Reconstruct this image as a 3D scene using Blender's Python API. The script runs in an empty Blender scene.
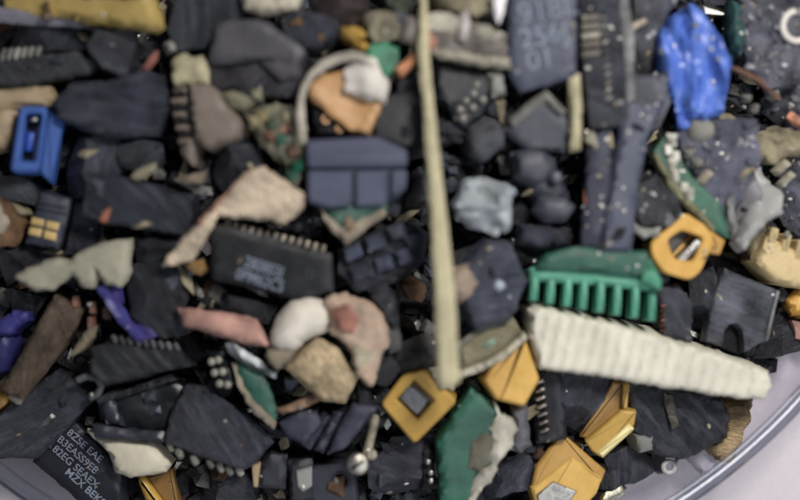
import bpy, bmesh, math, random
from mathutils import Vector, noise
from mathutils.geometry import delaunay_2d_cdt

C = bpy.context.scene
R = math.radians
random.seed(7)

# ------------------------------------------------------------------ camera, light, exposure
CAMZ, ZREF = 13.0, 0.8
cam = bpy.data.cameras.new('camera')
camo = bpy.data.objects.new('camera', cam)
C.collection.objects.link(camo)
C.camera = camo
camo.location = (0, 0, CAMZ)
cam.sensor_width = 36
cam.lens = 36 * (CAMZ - ZREF) / 8.0
cam.clip_start, cam.clip_end = 0.1, 200
cam.dof.use_dof = True
cam.dof.focus_distance = CAMZ - 0.45
cam.dof.aperture_fstop = 0.054

w = bpy.data.worlds.new('World')
C.world = w
w.use_nodes = True
w.node_tree.nodes['Background'].inputs[0].default_value = (0.80, 0.87, 1.0, 1)
w.node_tree.nodes['Background'].inputs[1].default_value = 0.17


def area(name, loc, target, size, power, col):
    l = bpy.data.lights.new(name, 'AREA')
    l.shape = 'RECTANGLE'
    l.size, l.size_y = size
    l.energy = power
    l.color = col
    o = bpy.data.objects.new(name, l)
    C.collection.objects.link(o)
    o.location = loc
    o.rotation_euler = (Vector(target) - Vector(loc)).to_track_quat('-Z', 'Y').to_euler()
    return o


area('ceiling_panel', (5.5, 6.5, 12), (1.2, 0.6, 0), (4, 2.4), 2000, (1.0, 0.97, 0.93))
area('fill_light', (7, -8, 9.5), (0, 0, 0), (9, 5), 780, (0.92, 0.95, 1.0))  # added fill lamp, placed to draw the highlight along the dish rim
C.view_settings.view_transform = 'Standard'
C.view_settings.look = 'None'
C.view_settings.exposure = 0.12
C.view_settings.gamma = 1
C.unit_settings.scale_length = 0.008        # one unit is about 8 mm
C.cycles.use_denoising = True
C.cycles.max_bounces = 8
C.cycles.transparent_max_bounces = 16


# ------------------------------------------------------------------ materials
def lin(c, k=1.0):
    o = []
    for v in c:
        v = v / 255.0
        v = v / 12.92 if v <= 0.04045 else ((v + 0.055) / 1.055) ** 2.4
        o.append(v * k)
    g = o[0] * .3 + o[1] * .55 + o[2] * .15
    o = [v * .87 + g * .13 for v in o]              # mixed towards grey: the dulling by haze is put into every colour
    q = 1 - .22 * min(g / .5, 1)
    if max(o) < .12 and max(o) - min(o) < .05:       # dark tones lifted and cooled, haze put into the colour
        o = [o[0] * 1.13, o[1] * 1.16, o[2] * 1.21]
    return (o[0] * q, o[1] * q, o[2] * q, 1)


_mats = {}
STY = {  # rough, dust, mottling, streak, bump, metallic, speck scale, specular
    'plastic': (0.42, 0.18, 0.40, 0.15, 0.30, 0, 34, 0.45),
    'scuffed': (0.38, 0.38, 0.70, 0.75, 0.70, 0, 26, 0.45),
    'matte':   (0.75, 0.12, 0.16, 0.20, 0.45, 0, 30, 0.25),
    'moulded': (0.50, 0.10, 0.14, 0.12, 0.15, 0, 40, 0.40),
    'smooth':  (0.34, 0.06, 0.14, 0.15, 0.12, 0, 40, 0.50),
    'fibre':   (0.85, 0.15, 0.60, 1.00, 0.90, 0, 30, 0.15),
    'torn':    (0.85, 0.20, 0.40, 0.35, 0.80, 0, 22, 0.20),
    'pcb':     (0.35, 0.30, 0.50, 0.25, 0.30, 0, 24, 0.50),
    'metal':   (0.32, 0.05, 0.35, 0.50, 0.25, 1, 30, 0.50),
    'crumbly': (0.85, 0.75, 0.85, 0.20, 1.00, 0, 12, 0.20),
}


def M(col, style='plastic', dust=(150, 142, 130)):
    key = (col, style)
    if key in _mats:
        return _mats[key]
    rough, du, mot, stk, bmp, met, spk, spec = STY[style]
    m = bpy.data.materials.new('%s_%d_%d_%d' % ((style,) + tuple(col)))
    m.use_nodes = True
    nt = m.node_tree
    N, L = nt.nodes.new, nt.links.new
    b = nt.nodes['Principled BSDF']
    tc = N('ShaderNodeTexCoord')
    oi = N('ShaderNodeObjectInfo')
    add = N('ShaderNodeVectorMath'); add.operation = 'ADD'
    off = N('ShaderNodeVectorMath'); off.operation = 'SCALE'
    cv = N('ShaderNodeCombineXYZ')
    for i in range(3):
        L(oi.outputs['Random'], cv.inputs[i])
    L(cv.outputs[0], off.inputs[0]); off.inputs['Scale'].default_value = 37.0
    L(tc.outputs['Object'], add.inputs[0]); L(off.outputs[0], add.inputs[1])

    def nz(scale, detail=4, rough_=0.6, vec=None):
        n = N('ShaderNodeTexNoise')
        n.inputs['Scale'].default_value = scale
        n.inputs['Detail'].default_value = detail
        n.inputs['Roughness'].default_value = rough_
        L(vec or add.outputs[0], n.inputs['Vector'])
        return n

    def rng(src, a, b_, c, d):
        r = N('ShaderNodeMapRange')
        L(src, r.inputs[0])
        for i, v in enumerate((a, b_, c, d)):
            r.inputs[i + 1].default_value = v
        return r
    n1 = nz(3.2, 6)
    n2 = nz(spk, 3, 0.7)
    mp = N('ShaderNodeMapping')
    mp.inputs['Rotation'].default_value = (0, 0, R(38))
    mp.inputs['Scale'].default_value = (4, 60, 30)
    vr = N('ShaderNodeVectorRotate'); vr.rotation_type = 'Z_AXIS'
    ra = N('ShaderNodeMath'); ra.operation = 'MULTIPLY'; ra.inputs[1].default_value = 40.0
    L(oi.outputs['Random'], ra.inputs[0]); L(ra.outputs[0], vr.inputs['Angle'])
    L(add.outputs[0], vr.inputs['Vector'])
    L(vr.outputs[0], mp.inputs[0])
    n3 = nz(1.0, 5, 0.65, mp.outputs[0])
    f1 = rng(n1.outputs['Fac'], 0.3, 0.7, 1 - mot, 1 + mot)
    f3 = rng(n3.outputs['Fac'], 0.35, 0.65, 1 - stk * 0.4, 1 + stk * 0.4)
    ob = rng(oi.outputs['Random'], 0, 1, *((0.5, 1.4) if style == 'scuffed' else (0.85, 1.15)))
    m1 = N('ShaderNodeMath'); m1.operation = 'MULTIPLY'
    L(f1.outputs[0], m1.inputs[0]); L(f3.outputs[0], m1.inputs[1])
    m2 = N('ShaderNodeMath'); m2.operation = 'MULTIPLY'
    L(m1.outputs[0], m2.inputs[0]); L(ob.outputs[0], m2.inputs[1])
    sc = N('ShaderNodeVectorMath'); sc.operation = 'SCALE'
    sc.inputs[0].default_value = lin(col)[:3]
    L(m2.outputs[0], sc.inputs['Scale'])
    # dust specks
    d2 = rng(n2.outputs['Fac'], 0.60, 0.74, 0, 1)
    d1 = rng(n1.outputs['Fac'], 0.42, 0.62, 0.15, 1)
    dm = N('ShaderNodeMath'); dm.operation = 'MULTIPLY'
    L(d2.outputs[0], dm.inputs[0]); L(d1.outputs[0], dm.inputs[1])
    dk = N('ShaderNodeMath'); dk.operation = 'MULTIPLY'
    L(dm.outputs[0], dk.inputs[0]); dk.inputs[1].default_value = du
    mix = N('ShaderNodeMix'); mix.data_type = 'RGBA'
    L(dk.outputs[0], mix.inputs['Factor'])
    L(sc.outputs[0], mix.inputs['A'])
    mix.inputs['B'].default_value = lin((138, 138, 144) if style == 'scuffed' else dust)
    if style == 'scuffed':                          # pale scuff marks rubbed along one direction
        mp2 = N('ShaderNodeMapping'); mp2.inputs['Scale'].default_value = (1.6, 11, 6); mp2.inputs['Rotation'].default_value = (0, 0, R(20))
        L(vr.outputs[0], mp2.inputs[0])
        n4 = nz(1.0, 8, 0.72, mp2.outputs[0])
        s1 = rng(n4.outputs['Fac'], .50, .74, 0, .5)
        mix2 = N('ShaderNodeMix'); mix2.data_type = 'RGBA'
        L(s1.outputs[0], mix2.inputs['Factor']); L(mix.outputs['Result'], mix2.inputs['A'])
        mix2.inputs['B'].default_value = lin((112, 114, 124))
        L(mix2.outputs['Result'], b.inputs['Base Color'])
    else:
        L(mix.outputs['Result'], b.inputs['Base Color'])
    rr = rng(n1.outputs['Fac'], 0.3, 0.7, max(rough - 0.14, 0.1), min(rough + 0.14, 1))
    L(rr.outputs[0], b.inputs['Roughness'])
    b.inputs['Metallic'].default_value = met
    b.inputs['Specular IOR Level'].default_value = spec
    nb = nz(11, 10, 0.78)
    hs = N('ShaderNodeMath'); hs.operation = 'MULTIPLY_ADD'
    L(n3.outputs['Fac'], hs.inputs[0]); hs.inputs[1].default_value = stk
    L(nb.outputs['Fac'], hs.inputs[2])
    bp = N('ShaderNodeBump')
    bp.inputs['Strength'].default_value = bmp
    bp.inputs['Distance'].default_value = 0.06
    L(hs.outputs[0], bp.inputs['Height'])
    L(bp.outputs[0], b.inputs['Normal'])
    _mats[key] = m
    return m


# common colours (as they look in daylight, 0-255)
BLK, INK, SLATE, NAVY, GREY = (34, 34, 38), (24, 24, 27), (56, 58, 68), (46, 50, 66), (92, 92, 98)
YEL, CREAM, BONE, TAN = (200, 150, 48), (208, 202, 184), (172, 165, 146), (172, 142, 104)
PCB, PINK, WHITE, COPPER = (22, 84, 62), (178, 120, 106), (204, 194, 182), (150, 96, 66)
SILVER, GOLD, BROWN = (190, 188, 182), (190, 150, 80), (92, 80, 70)


# ------------------------------------------------------------------ mapping and mesh helpers
def kz(z):
    return (CAMZ - z) / (CAMZ - ZREF)


def P(px, py, z):
    k = kz(z)
    return Vector(((px - 400) / 100 * k, (250 - py) / 100 * k, z))


DISH = (-0.40, 2.45)


def mound(px, py):
    x, y = (px - 400) / 100, (250 - py) / 100
    r = math.hypot(x - DISH[0], y - DISH[1])
    return 0.34 + 0.80 * (1 - min(r / 5.75, 1.0) ** 2.6)


def centroid(poly):
    a = cx = cy = 0
    for i in range(len(poly)):
        x0, y0 = poly[i - 1]; x1, y1 = poly[i]
        c = x0 * y1 - x1 * y0
        a += c; cx += (x0 + x1) * c; cy += (y0 + y1) * c
    if abs(a) < 1e-9:
        return (sum(p[0] for p in poly) / len(poly), sum(p[1] for p in poly) / len(poly))
    return cx / (3 * a), cy / (3 * a)


def sarea(poly):
    return sum(poly[i - 1][0] * poly[i][1] - poly[i][0] * poly[i - 1][1] for i in range(len(poly))) / 2


def ccw(poly):
    return list(poly) if sarea(poly) > 0 else list(poly)[::-1]


def chaikin(p, n):
    for _ in range(n):
        q = []
        for i in range(len(p)):
            a, b = p[i], p[(i + 1) % len(p)]
            q.append((a[0] * .88 + b[0] * .12, a[1] * .88 + b[1] * .12))
            q.append((a[0] * .12 + b[0] * .88, a[1] * .12 + b[1] * .88))
        p = q
    return p


def densify(p, ds):
    q = []
    for i in range(len(p)):
        a, b = p[i], p[(i + 1) % len(p)]
        n = max(1, int(math.hypot(b[0] - a[0], b[1] - a[1]) / ds))
        for j in range(n):
            t = j / n
            q.append((a[0] + (b[0] - a[0]) * t, a[1] + (b[1] - a[1]) * t))
    return q


def inset(p, d):
    p = ccw(p)
    n = len(p); q = []
    for i in range(n):
        a, b, c = Vector(p[i - 1]), Vector(p[i]), Vector(p[(i + 1) % n])
        e1, e2 = (b - a), (c - b)
        if e1.length < 1e-9 or e2.length < 1e-9:
            q.append(tuple(b)); continue
        n1 = Vector((-e1.y, e1.x)).normalized(); n2 = Vector((-e2.y, e2.x)).normalized()
        m = n1 + n2
        if m.length < 1e-6:
            q.append(tuple(b)); continue
        m.normalize()
        q.append(tuple(b + m * d / max(m.dot(n1), 0.45)))
    return q


def rc(p, r, n=4):
    p = list(p); q = []
    for i in range(len(p)):
        a, b, c = Vector(p[i - 1]), Vector(p[i]), Vector(p[(i + 1) % len(p)])
        d1, d2 = (a - b), (c - b)
        k1 = min(r, d1.length * .45); k2 = min(r, d2.length * .45)
        s, e = b + d1.normalized() * k1, b + d2.normalized() * k2
        for j in range(n + 1):
            t = j / n
            q.append(tuple(s * (1 - t) ** 2 + b * 2 * t * (1 - t) + e * t * t))
    return q


def pdist(x, y, p):
    best = 9
    for i in range(len(p)):
        ax, ay = p[i - 1]; bx, by = p[i]
        dx, dy = bx - ax, by - ay
        l = dx * dx + dy * dy
        t = 0 if l < 1e-12 else max(0, min(1, ((x - ax) * dx + (y - ay) * dy) / l))
        d = math.hypot(x - ax - t * dx, y - ay - t * dy)
        if d < best:
            best = d
    return best


def inside(x, y, p):
    r = False
    for i in range(len(p)):
        ax, ay = p[i - 1]; bx, by = p[i]
        if (ay > y) != (by > y) and x < (bx - ax) * (y - ay) / (by - ay) + ax:
            r = not r
    return r


def prism(bm, poly, z0, z1, b=0.015, bb=None):
    """a solid with the outline poly between z0 and z1, its upper edge softened"""
    poly = ccw(poly)
    rings = [(poly, z0), (poly, z1 - b), (inset(poly, b * .35), z1 - b * .35), (inset(poly, b), z1)]
    vs = [[bm.verts.new((x, y, z)) for x, y in pl] for pl, z in rings]
    n = len(poly)
    for a, c in zip(vs, vs[1:]):
        for i in range(n):
            j = (i + 1) % n
            bm.faces.new((a[i], a[j], c[j], c[i]))
    bm.faces.new(vs[-1]); bm.faces.new(vs[0][::-1])


def polar(poly, c, n):
    out = []
    for i in range(n):
        a = 2 * math.pi * i / n
        dx, dy = math.cos(a), math.sin(a)
        best = 0.0
        for j in range(len(poly)):
            ax, ay = poly[j - 1]; bx, by = poly[j]
            ex, ey = bx - ax, by - ay
            den = dx * ey - dy * ex
            if abs(den) < 1e-12:
                continue
            t = ((ax - c[0]) * ey - (ay - c[1]) * ex) / den
            u = ((ax - c[0]) * dy - (ay - c[1]) * dx) / den
            if t > 0 and -1e-6 <= u <= 1 + 1e-6 and t > best:
                best = t
        out.append((c[0] + dx * best, c[1] + dy * best))
    return out


def ringprism(bm, outer, hole, z0, z1, n=96, b=0.02, zf=None, scale_low=1.0):
    """a solid with a hole right through (or down to a floor at zf)"""
    c = centroid(hole)
    o, h = polar(outer, c, n), polar(hole, c, n)
    oi = [(x + (c[0] - x) * .0 , y) for x, y in o]
    oi = inset(o, b); ho = inset(h, -b)
    low = [(c[0] + (x - c[0]) * scale_low, c[1] + (y - c[1]) * scale_low) for x, y in o]
    rings = [(low, z0), (o, z1 - b), (oi, z1), (ho, z1), (h, z1 - b), (h, z0 if zf is None else zf)]
    vs = [[bm.verts.new((x, y, z)) for x, y in pl] for pl, z in rings]
    for a, d in zip(vs, vs[1:]):
        for i in range(n):
            j = (i + 1) % n
            bm.faces.new((a[i], a[j], d[j], d[i]))
    if zf is None:
        for i in range(n):
            j = (i + 1) % n
            bm.faces.new((vs[-1][i], vs[-1][j], vs[0][j], vs[0][i]))
    else:
        bm.faces.new(vs[-1]); bm.faces.new(vs[0][::-1])


def box(bm, c, s, rz=0, b=0.01):
    x, y, z = c; a, d, h = s[0] / 2, s[1] / 2, s[2] / 2
    ca, sa = math.cos(rz), math.sin(rz)
    pl = [(x + u * ca - v * sa, y + u * sa + v * ca) for u, v in ((-a, -d), (a, -d), (a, d), (-a, d))]
    prism(bm, pl, z - h, z + h, min(b, a * .4, d * .4))


def tube(bm, pts, r, n=10, cap=True):
    rings = []
    for i, p in enumerate(pts):
        p = Vector(p)
        t = (Vector(pts[min(i + 1, len(pts) - 1)]) - Vector(pts[max(i - 1, 0)])).normalized()
        u = t.cross(Vector((0, 0, 1)))
        if u.length < 1e-4:
            u = Vector((1, 0, 0))
        u.normalize(); v = u.cross(t)
        rr = r[i] if isinstance(r, (list, tuple)) else r
        rings.append([bm.verts.new(p + (u * math.cos(2 * math.pi * k / n) + v * math.sin(2 * math.pi * k / n)) * rr) for k in range(n)])
    for a, c in zip(rings, rings[1:]):
        for k in range(n):
            j = (k + 1) % n
            bm.faces.new((a[k], a[j], c[j], c[k]))
    if cap:
        bm.faces.new(rings[0][::-1]); bm.faces.new(rings[-1])


def ball(bm, c, r, sz=1.0, sub=2):
    m = bmesh.ops.create_icosphere(bm, subdivisions=sub, radius=r)
    for v in m['verts']:
        v.co = Vector((v.co.x, v.co.y, v.co.z * sz)) + Vector(c)


def torus(bm, c, ro, ri, nu=32, nv=10, zs=1.0, tilt=0):
    g = []
    for i in range(nu):
        a = 2 * math.pi * i / nu
        row = []
        for j in range(nv):
            q = 2 * math.pi * j / nv
            rr = ro + ri * math.cos(q)
            v = Vector((rr * math.cos(a), rr * math.sin(a), ri * zs * math.sin(q)))
            row.append(bm.verts.new(v + Vector(c)))
        g.append(row)
    for i in range(nu):
        for j in range(nv):
            a, b_ = g[i], g[(i + 1) % nu]
            bm.faces.new((a[j], b_[j], b_[(j + 1) % nv], a[(j + 1) % nv]))


def mesh_of(bm, name, mat, ang=38):
    bmesh.ops.recalc_face_normals(bm, faces=bm.faces)
    me = bpy.data.meshes.new(name)
    bm.to_mesh(me); bm.free()
    me.materials.append(mat)
    me.shade_smooth()
    me.set_sharp_from_angle(angle=R(ang))
    for f in me.polygons:                           # large flat faces keep one normal
        if len(f.vertices) != 3 and f.area > .015 and ang == 38:
            f.use_smooth = False
    return me


def obj(name, bm, mat, parent=None, ang=38):
    me = bm if isinstance(bm, bpy.types.Mesh) else mesh_of(bm, name, mat, ang)
    o = bpy.data.objects.new(name, me)
    C.collection.objects.link(o)
    if parent:
        o.parent = parent
    return o


def tag(o, label, cat, group=None):
    o['label'] = label; o['category'] = cat
    if group:
        o['group'] = group
    return o


COVER = []      # picture outlines of what is built by hand, so that small crumbs only fill the gaps


class T:
    """a thing made of parts: an Empty at (cx, cy) of the traced plan, part outlines given in the same plan"""
    def __init__(s, name, cat, label, c, lvl, cover=None, tilt=(0, 0), group=None, z=None):
        s.c = c
        s.z = z if z is not None else mound(*c) + lvl * 0.2 - 0.08
        s.k = kz(s.z)
        o = bpy.data.objects.new(name, None)
        C.collection.objects.link(o)
        o.location = P(c[0], c[1], s.z)
        o.rotation_euler = (R(tilt[0]), R(tilt[1]), 0)
        o.empty_display_size = 0.2
        s.o = tag(o, label, cat, group)
        if cover:
            COVER.append(cover)

    def L(s, poly):
        return [((x - s.c[0]) / 100 * s.k, -(y - s.c[1]) / 100 * s.k) for x, y in poly]

    def p(s, x, y, z=0):
        return ((x - s.c[0]) / 100 * s.k, -(y - s.c[1]) / 100 * s.k, z)

    def part(s, name, bm, mat, parent=None, ang=38):
        return obj(name, bm, mat, parent or s.o, ang)

    def prism(s, name, poly, z0, z1, mat, b=0.015, r=0, parent=None):
        bm = bmesh.new()
        pl = s.L(poly)
        if r:
            pl = rc(ccw(pl), r)
        prism(bm, pl, z0, z1, b)
        return s.part(name, bm, mat, parent)

    def slab(s, name, poly, z1, th, mat, parent=None, **kw):
        bm = bmesh.new()
        shard(bm, s.L(poly), th, **kw)
        for v in bm.verts:
            v.co.z += z1
        return s.part(name, bm, mat, parent, kw.get('ang', 40))

    def text(s, name, txt, x, y, size, rot, z, mat, sx=1.0):
        cu = bpy.data.curves.new(name, 'FONT')
        cu.body = txt; cu.size = size; cu.extrude = 0.003; cu.offset = 0.001
        cu.align_x = 'CENTER'; cu.align_y = 'CENTER'
        cu.space_line = 0.86
        to = bpy.data.objects.new(name, cu)
        C.collection.objects.link(to)
        dg = bpy.context.evaluated_depsgraph_get()
        me = bpy.data.meshes.new_from_object(to.evaluated_get(dg))
        bpy.data.objects.remove(to)
        me.materials.clear(); me.materials.append(mat)
        o = bpy.data.objects.new(name, me)
        C.collection.objects.link(o)
        o.parent = s.o
        o.location = s.p(x, y, z)
        o.rotation_euler = (0, 0, R(rot))
        o.scale = (sx, 1, 1)
        return o


def shard(bm, poly, th, step=0.048, edge=0.022, bump=0.03, bsc=3.0, jag=0.02, facet=0, fz=0.12, smooth=0, rib=None,
          dome=0.0, taper=0.06, seed=0, ang=40, curl=None, und=0.0, crease=None):
    """a broken chip: ragged outline, uneven or faceted top with worn edges, rough broken sides, closed underside"""
    rnd = random.Random(seed * 131 + int(abs(sum(x * 91 + y * 57 for x, y in poly)) * 100))
    so = Vector((rnd.uniform(-50, 50), rnd.uniform(-50, 50), rnd.uniform(-50, 50)))
    poly = chaikin(ccw(poly), smooth)
    out = densify(poly, step * 0.8)
    res = []
    for i, (x, y) in enumerate(out):
        v = noise.noise_vector(Vector((x * 4, y * 4, 0)) + so) * jag * (1.3 if smooth else .4) + noise.noise_vector(Vector((x * 11, y * 11, 3)) + so) * jag * .8 + noise.noise_vector(Vector((x * 27, y * 27, 3)) + so) * jag * .6
        res.append((x + v.x, y + v.y))
    out = ccw(res)
    n = len(out)
    xs = [p[0] for p in out]; ys = [p[1] for p in out]
    pts = [Vector(p) for p in out]
    dist = [0.0] * n
    y = min(ys)
    while y < max(ys):
        x = min(xs)
        while x < max(xs):
            u, v = x + rnd.uniform(-.25, .25) * step, y + rnd.uniform(-.25, .25) * step
            if inside(u, v, out):
                d = pdist(u, v, out)
                if d > step * .45:
                    pts.append(Vector((u, v))); dist.append(d)
            x += step
        y += step
    # ring points close to the edge, for a clean worn edge
    r = delaunay_2d_cdt(pts, [(i, (i + 1) % n) for i in range(n)], [], 1, 1e-6)
    vc, fc, ov = r[0], r[2], r[3]
    size = max(max(xs) - min(xs), max(ys) - min(ys))
    cx, cy = sum(xs) / n, sum(ys) / n
    planes = []
    for _ in range(facet):
        a = rnd.uniform(0, 2 * math.pi)
        sl = rnd.uniform(.2, .8)
        planes.append((math.cos(a) * sl, math.sin(a) * sl, rnd.uniform(-0.02, .35) * size * sl))

    def top(x, y, d):
        z = 0.0
        if edge > 0:
            t = max(0, 1 - d / edge)
            z -= edge * (1 - math.sqrt(max(0, 1 - t * t)))
        q = Vector((x * bsc, y * bsc, 0)) + so
        z += bump * noise.noise(q) + bump * .5 * noise.noise(q * 2.7) + bump * .25 * noise.noise(q * 6.1)
        if planes:
            f = min([0.0] + [c - a * (x - cx) - b * (y - cy) for a, b, c in planes])
            z += max(f, -max(th * .85, fz))
        if dome:
            z += dome * (min(d / (size * .5), 1) ** .6 - .6)
        if rib:
            a, per, amp = rib
            u = x * math.cos(R(a)) + y * math.sin(R(a))
            s_ = math.sin(2 * math.pi * u / per)
            z += amp * (s_ if s_ > 0 else s_ * .35)
        if curl:
            a, am = curl
            u = (x - cx) * math.cos(R(a)) + (y - cy) * math.sin(R(a))
            z += am * u * u / (size * size) * 4
        if crease:
            a, su, sv, am = crease
            u = x * math.cos(R(a)) + y * math.sin(R(a)); v = -x * math.sin(R(a)) + y * math.cos(R(a))
            z += am * (.5 - 2.2 * abs(noise.noise(Vector((u * su, v * sv, 4)) + so)) - 1.0 * abs(noise.noise(Vector((u * su * 2.3, v * sv * 1.7, 8)) + so)))
        if und:
            z += und * noise.noise(Vector((x * 1.3, y * 1.3, 9)) + so)
        return z
    verts = []
    edge_v = {}
    for i, v in enumerate(vc):
        src = ov[i]
        j = next((s_ for s_ in src if s_ < n), None)
        d = 0.0 if j is not None else (dist[src[0]] if src else pdist(v.x, v.y, out))
        bv = bm.verts.new((v.x, v.y, top(v.x, v.y, d)))
        verts.append(bv)
        if j is not None:
            edge_v[j] = bv
    for f in fc:
        try:
            bm.faces.new([verts[i] for i in f])
        except ValueError:
            pass
    idx = [i for i in range(n) if i in edge_v]
    prev = [edge_v[i] for i in idx]
    zlow = min(v.co.z for v in verts)
    first = prev
    m = len(idx)
    levels = 3
    for lv in range(1, levels + 1):
        t = lv / levels
        cur = []
        for a, i in enumerate(idx):
            x, y = out[i]
            vx, vy = x - cx, y - cy
            l = math.hypot(vx, vy) or 1
            g = taper * t * th / .35 + noise.noise(Vector((x * 7, y * 7, lv * 3.0)) + so) * jag * .8
            zb = min(-th, zlow - .04)
            z0 = first[a].co.z
            cur.append(bm.verts.new((x + vx / l * g * .5, y + vy / l * g * .5, z0 + (zb - z0) * t)))
        for a in range(m):
            b = (a + 1) % m
            try:
                bm.faces.new((prev[a], cur[a], cur[b], prev[b]))
            except ValueError:
                pass
        prev = cur
    try:
        bm.faces.new(prev[::-1])
    except ValueError:
        pass


def crag(bm, poly, th, facet=4, jag=.03, seed=0, slope=(.3, 1.1)):
    """a snapped lump: ragged outline and flat fracture faces that meet in sharp edges"""
    rnd = random.Random(seed * 77 + int(abs(sum(x * 91 + y * 57 for x, y in poly)) * 100))
    so = Vector((rnd.uniform(-50, 50), rnd.uniform(-50, 50), 0))
    out = []
    for x, y in densify(ccw(poly), .11):
        v = noise.noise_vector(Vector((x * 9, y * 9, 0)) + so)
        out.append((x + v.x * jag, y + v.y * jag))
    out = ccw(out)
    n = len(out)
    cx, cy = centroid(out)
    size = math.sqrt(abs(sarea(out)))
    lo = [bm.verts.new((cx + (x - cx) * rnd.uniform(.94, 1.08), cy + (y - cy) * rnd.uniform(.94, 1.08), -th)) for x, y in out]
    hi = [bm.verts.new((x, y, 0)) for x, y in out]
    for i in range(n):
        j = (i + 1) % n
        bm.faces.new((lo[i], lo[j], hi[j], hi[i]))
    bm.faces.new(hi); bm.faces.new(lo[::-1])
    a0 = rnd.uniform(0, 6.283)
    for k in range(facet):
        a = a0 + 6.283 * k / facet + rnd.uniform(-.5, .5)
        sl = rnd.uniform(*slope)
        r = size * rnd.uniform(-.08, .27)
        geom = bm.verts[:] + bm.edges[:] + bm.faces[:]
        res = bmesh.ops.bisect_plane(bm, geom=geom, plane_co=(cx + math.cos(a) * r, cy + math.sin(a) * r, rnd.uniform(-.02, .0)),
                                     plane_no=Vector((math.cos(a) * sl, math.sin(a) * sl, 1)).normalized(), clear_outer=True)
        ed = [e for e in res['geom_cut'] if isinstance(e, bmesh.types.BMEdge)]
        if ed:
            bmesh.ops.edgenet_fill(bm, edges=ed)
    bmesh.ops.remove_doubles(bm, verts=bm.verts, dist=.002)


def S(name, cat, label, poly, lvl, col, style='scuffed', th=0.32, tilt=None, group=None, dz=0, cover=True, **kw):
    """a single broken piece: one mesh"""
    c = centroid(poly)
    z = mound(*c) + lvl * 0.2 - 0.08 + dz
    k = kz(z)
    bm = bmesh.new()
    pl = [((x - c[0]) / 100 * k, -(y - c[1]) / 100 * k) for x, y in poly]
    if cat == 'chunk' and 'dome' not in kw:
        crag(bm, pl, th + .2, 4 + kw.get('facet', 2) // 2, max(.03, kw.get('jag', .03)))
        kw['ang'] = 12
    else:
        shard(bm, pl, th, **kw)
    o = obj(name, bm, M(col, style), None, kw.get('ang', 40))
    o.location = P(c[0], c[1], z)
    if tilt is None:
        rr = random.Random(int(c[0] * 13 + c[1] * 7))
        tilt = (rr.uniform(-13, 13), rr.uniform(-13, 13))
    o.rotation_euler = (R(tilt[0]), R(tilt[1]), 0)
    if cover:
        COVER.append(poly)
    return tag(o, label, cat, group)


def lerp(a, b, t):
    return (a[0] + (b[0] - a[0]) * t, a[1] + (b[1] - a[1]) * t)


def quad(a, b, wd):
    """a bar between two points, wd wide"""
    dx, dy = b[0] - a[0], b[1] - a[1]
    l = math.hypot(dx, dy)
    nx, ny = -dy / l * wd / 2, dx / l * wd / 2
    return [(a[0] + nx, a[1] + ny), (b[0] + nx, b[1] + ny), (b[0] - nx, b[1] - ny), (a[0] - nx, a[1] - ny)]


# ------------------------------------------------------------------ the table top and the dish
def table():
    bm = bmesh.new()
    for x, y in ((-60, -60), (60, -60), (60, 60), (-60, 60)):
        bm.verts.new((x, y, -0.12))
    bm.faces.new(bm.verts)
    m = bpy.data.materials.new('table_paper')
    m.use_nodes = True
    nt = m.node_tree; N, L = nt.nodes.new, nt.links.new
    b = nt.nodes['Principled BSDF']
    tc = N('ShaderNodeTexCoord')
    n = N('ShaderNodeTexNoise'); n.inputs['Scale'].default_value = 26; n.inputs['Detail'].default_value = 8; n.inputs['Roughness'].default_value = .75
    n2 = N('ShaderNodeTexNoise'); n2.inputs['Scale'].default_value = .6; n2.inputs['Detail'].default_value = 4
    L(tc.outputs['Object'], n.inputs['Vector']); L(tc.outputs['Object'], n2.inputs['Vector'])
    r = N('ShaderNodeValToRGB')
    r.color_ramp.elements[0].position = .3; r.color_ramp.elements[0].color = lin((188, 178, 184), 1.08)
    r.color_ramp.elements[1].position = .7; r.color_ramp.elements[1].color = lin((218, 208, 214), 1.08)
    mx = N('ShaderNodeMath'); mx.operation = 'MULTIPLY_ADD'; mx.inputs[1].default_value = .35
    L(n2.outputs['Fac'], mx.inputs[0])
    sb = N('ShaderNodeMath'); sb.operation = 'MULTIPLY'; sb.inputs[1].default_value = .65
    L(n.outputs['Fac'], sb.inputs[0]); L(sb.outputs[0], mx.inputs[2])
    L(mx.outputs[0], r.inputs[0]); L(r.outputs[0], b.inputs['Base Color'])
    b.inputs['Roughness'].default_value = .7
    bp = N('ShaderNodeBump'); bp.inputs['Strength'].default_value = .25; bp.inputs['Distance'].default_value = .02
    L(n.outputs['Fac'], bp.inputs['Height']); L(bp.outputs[0], b.inputs['Normal'])
    o = obj('table_top', bm, m)
    o['kind'] = 'structure'


table()


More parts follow.
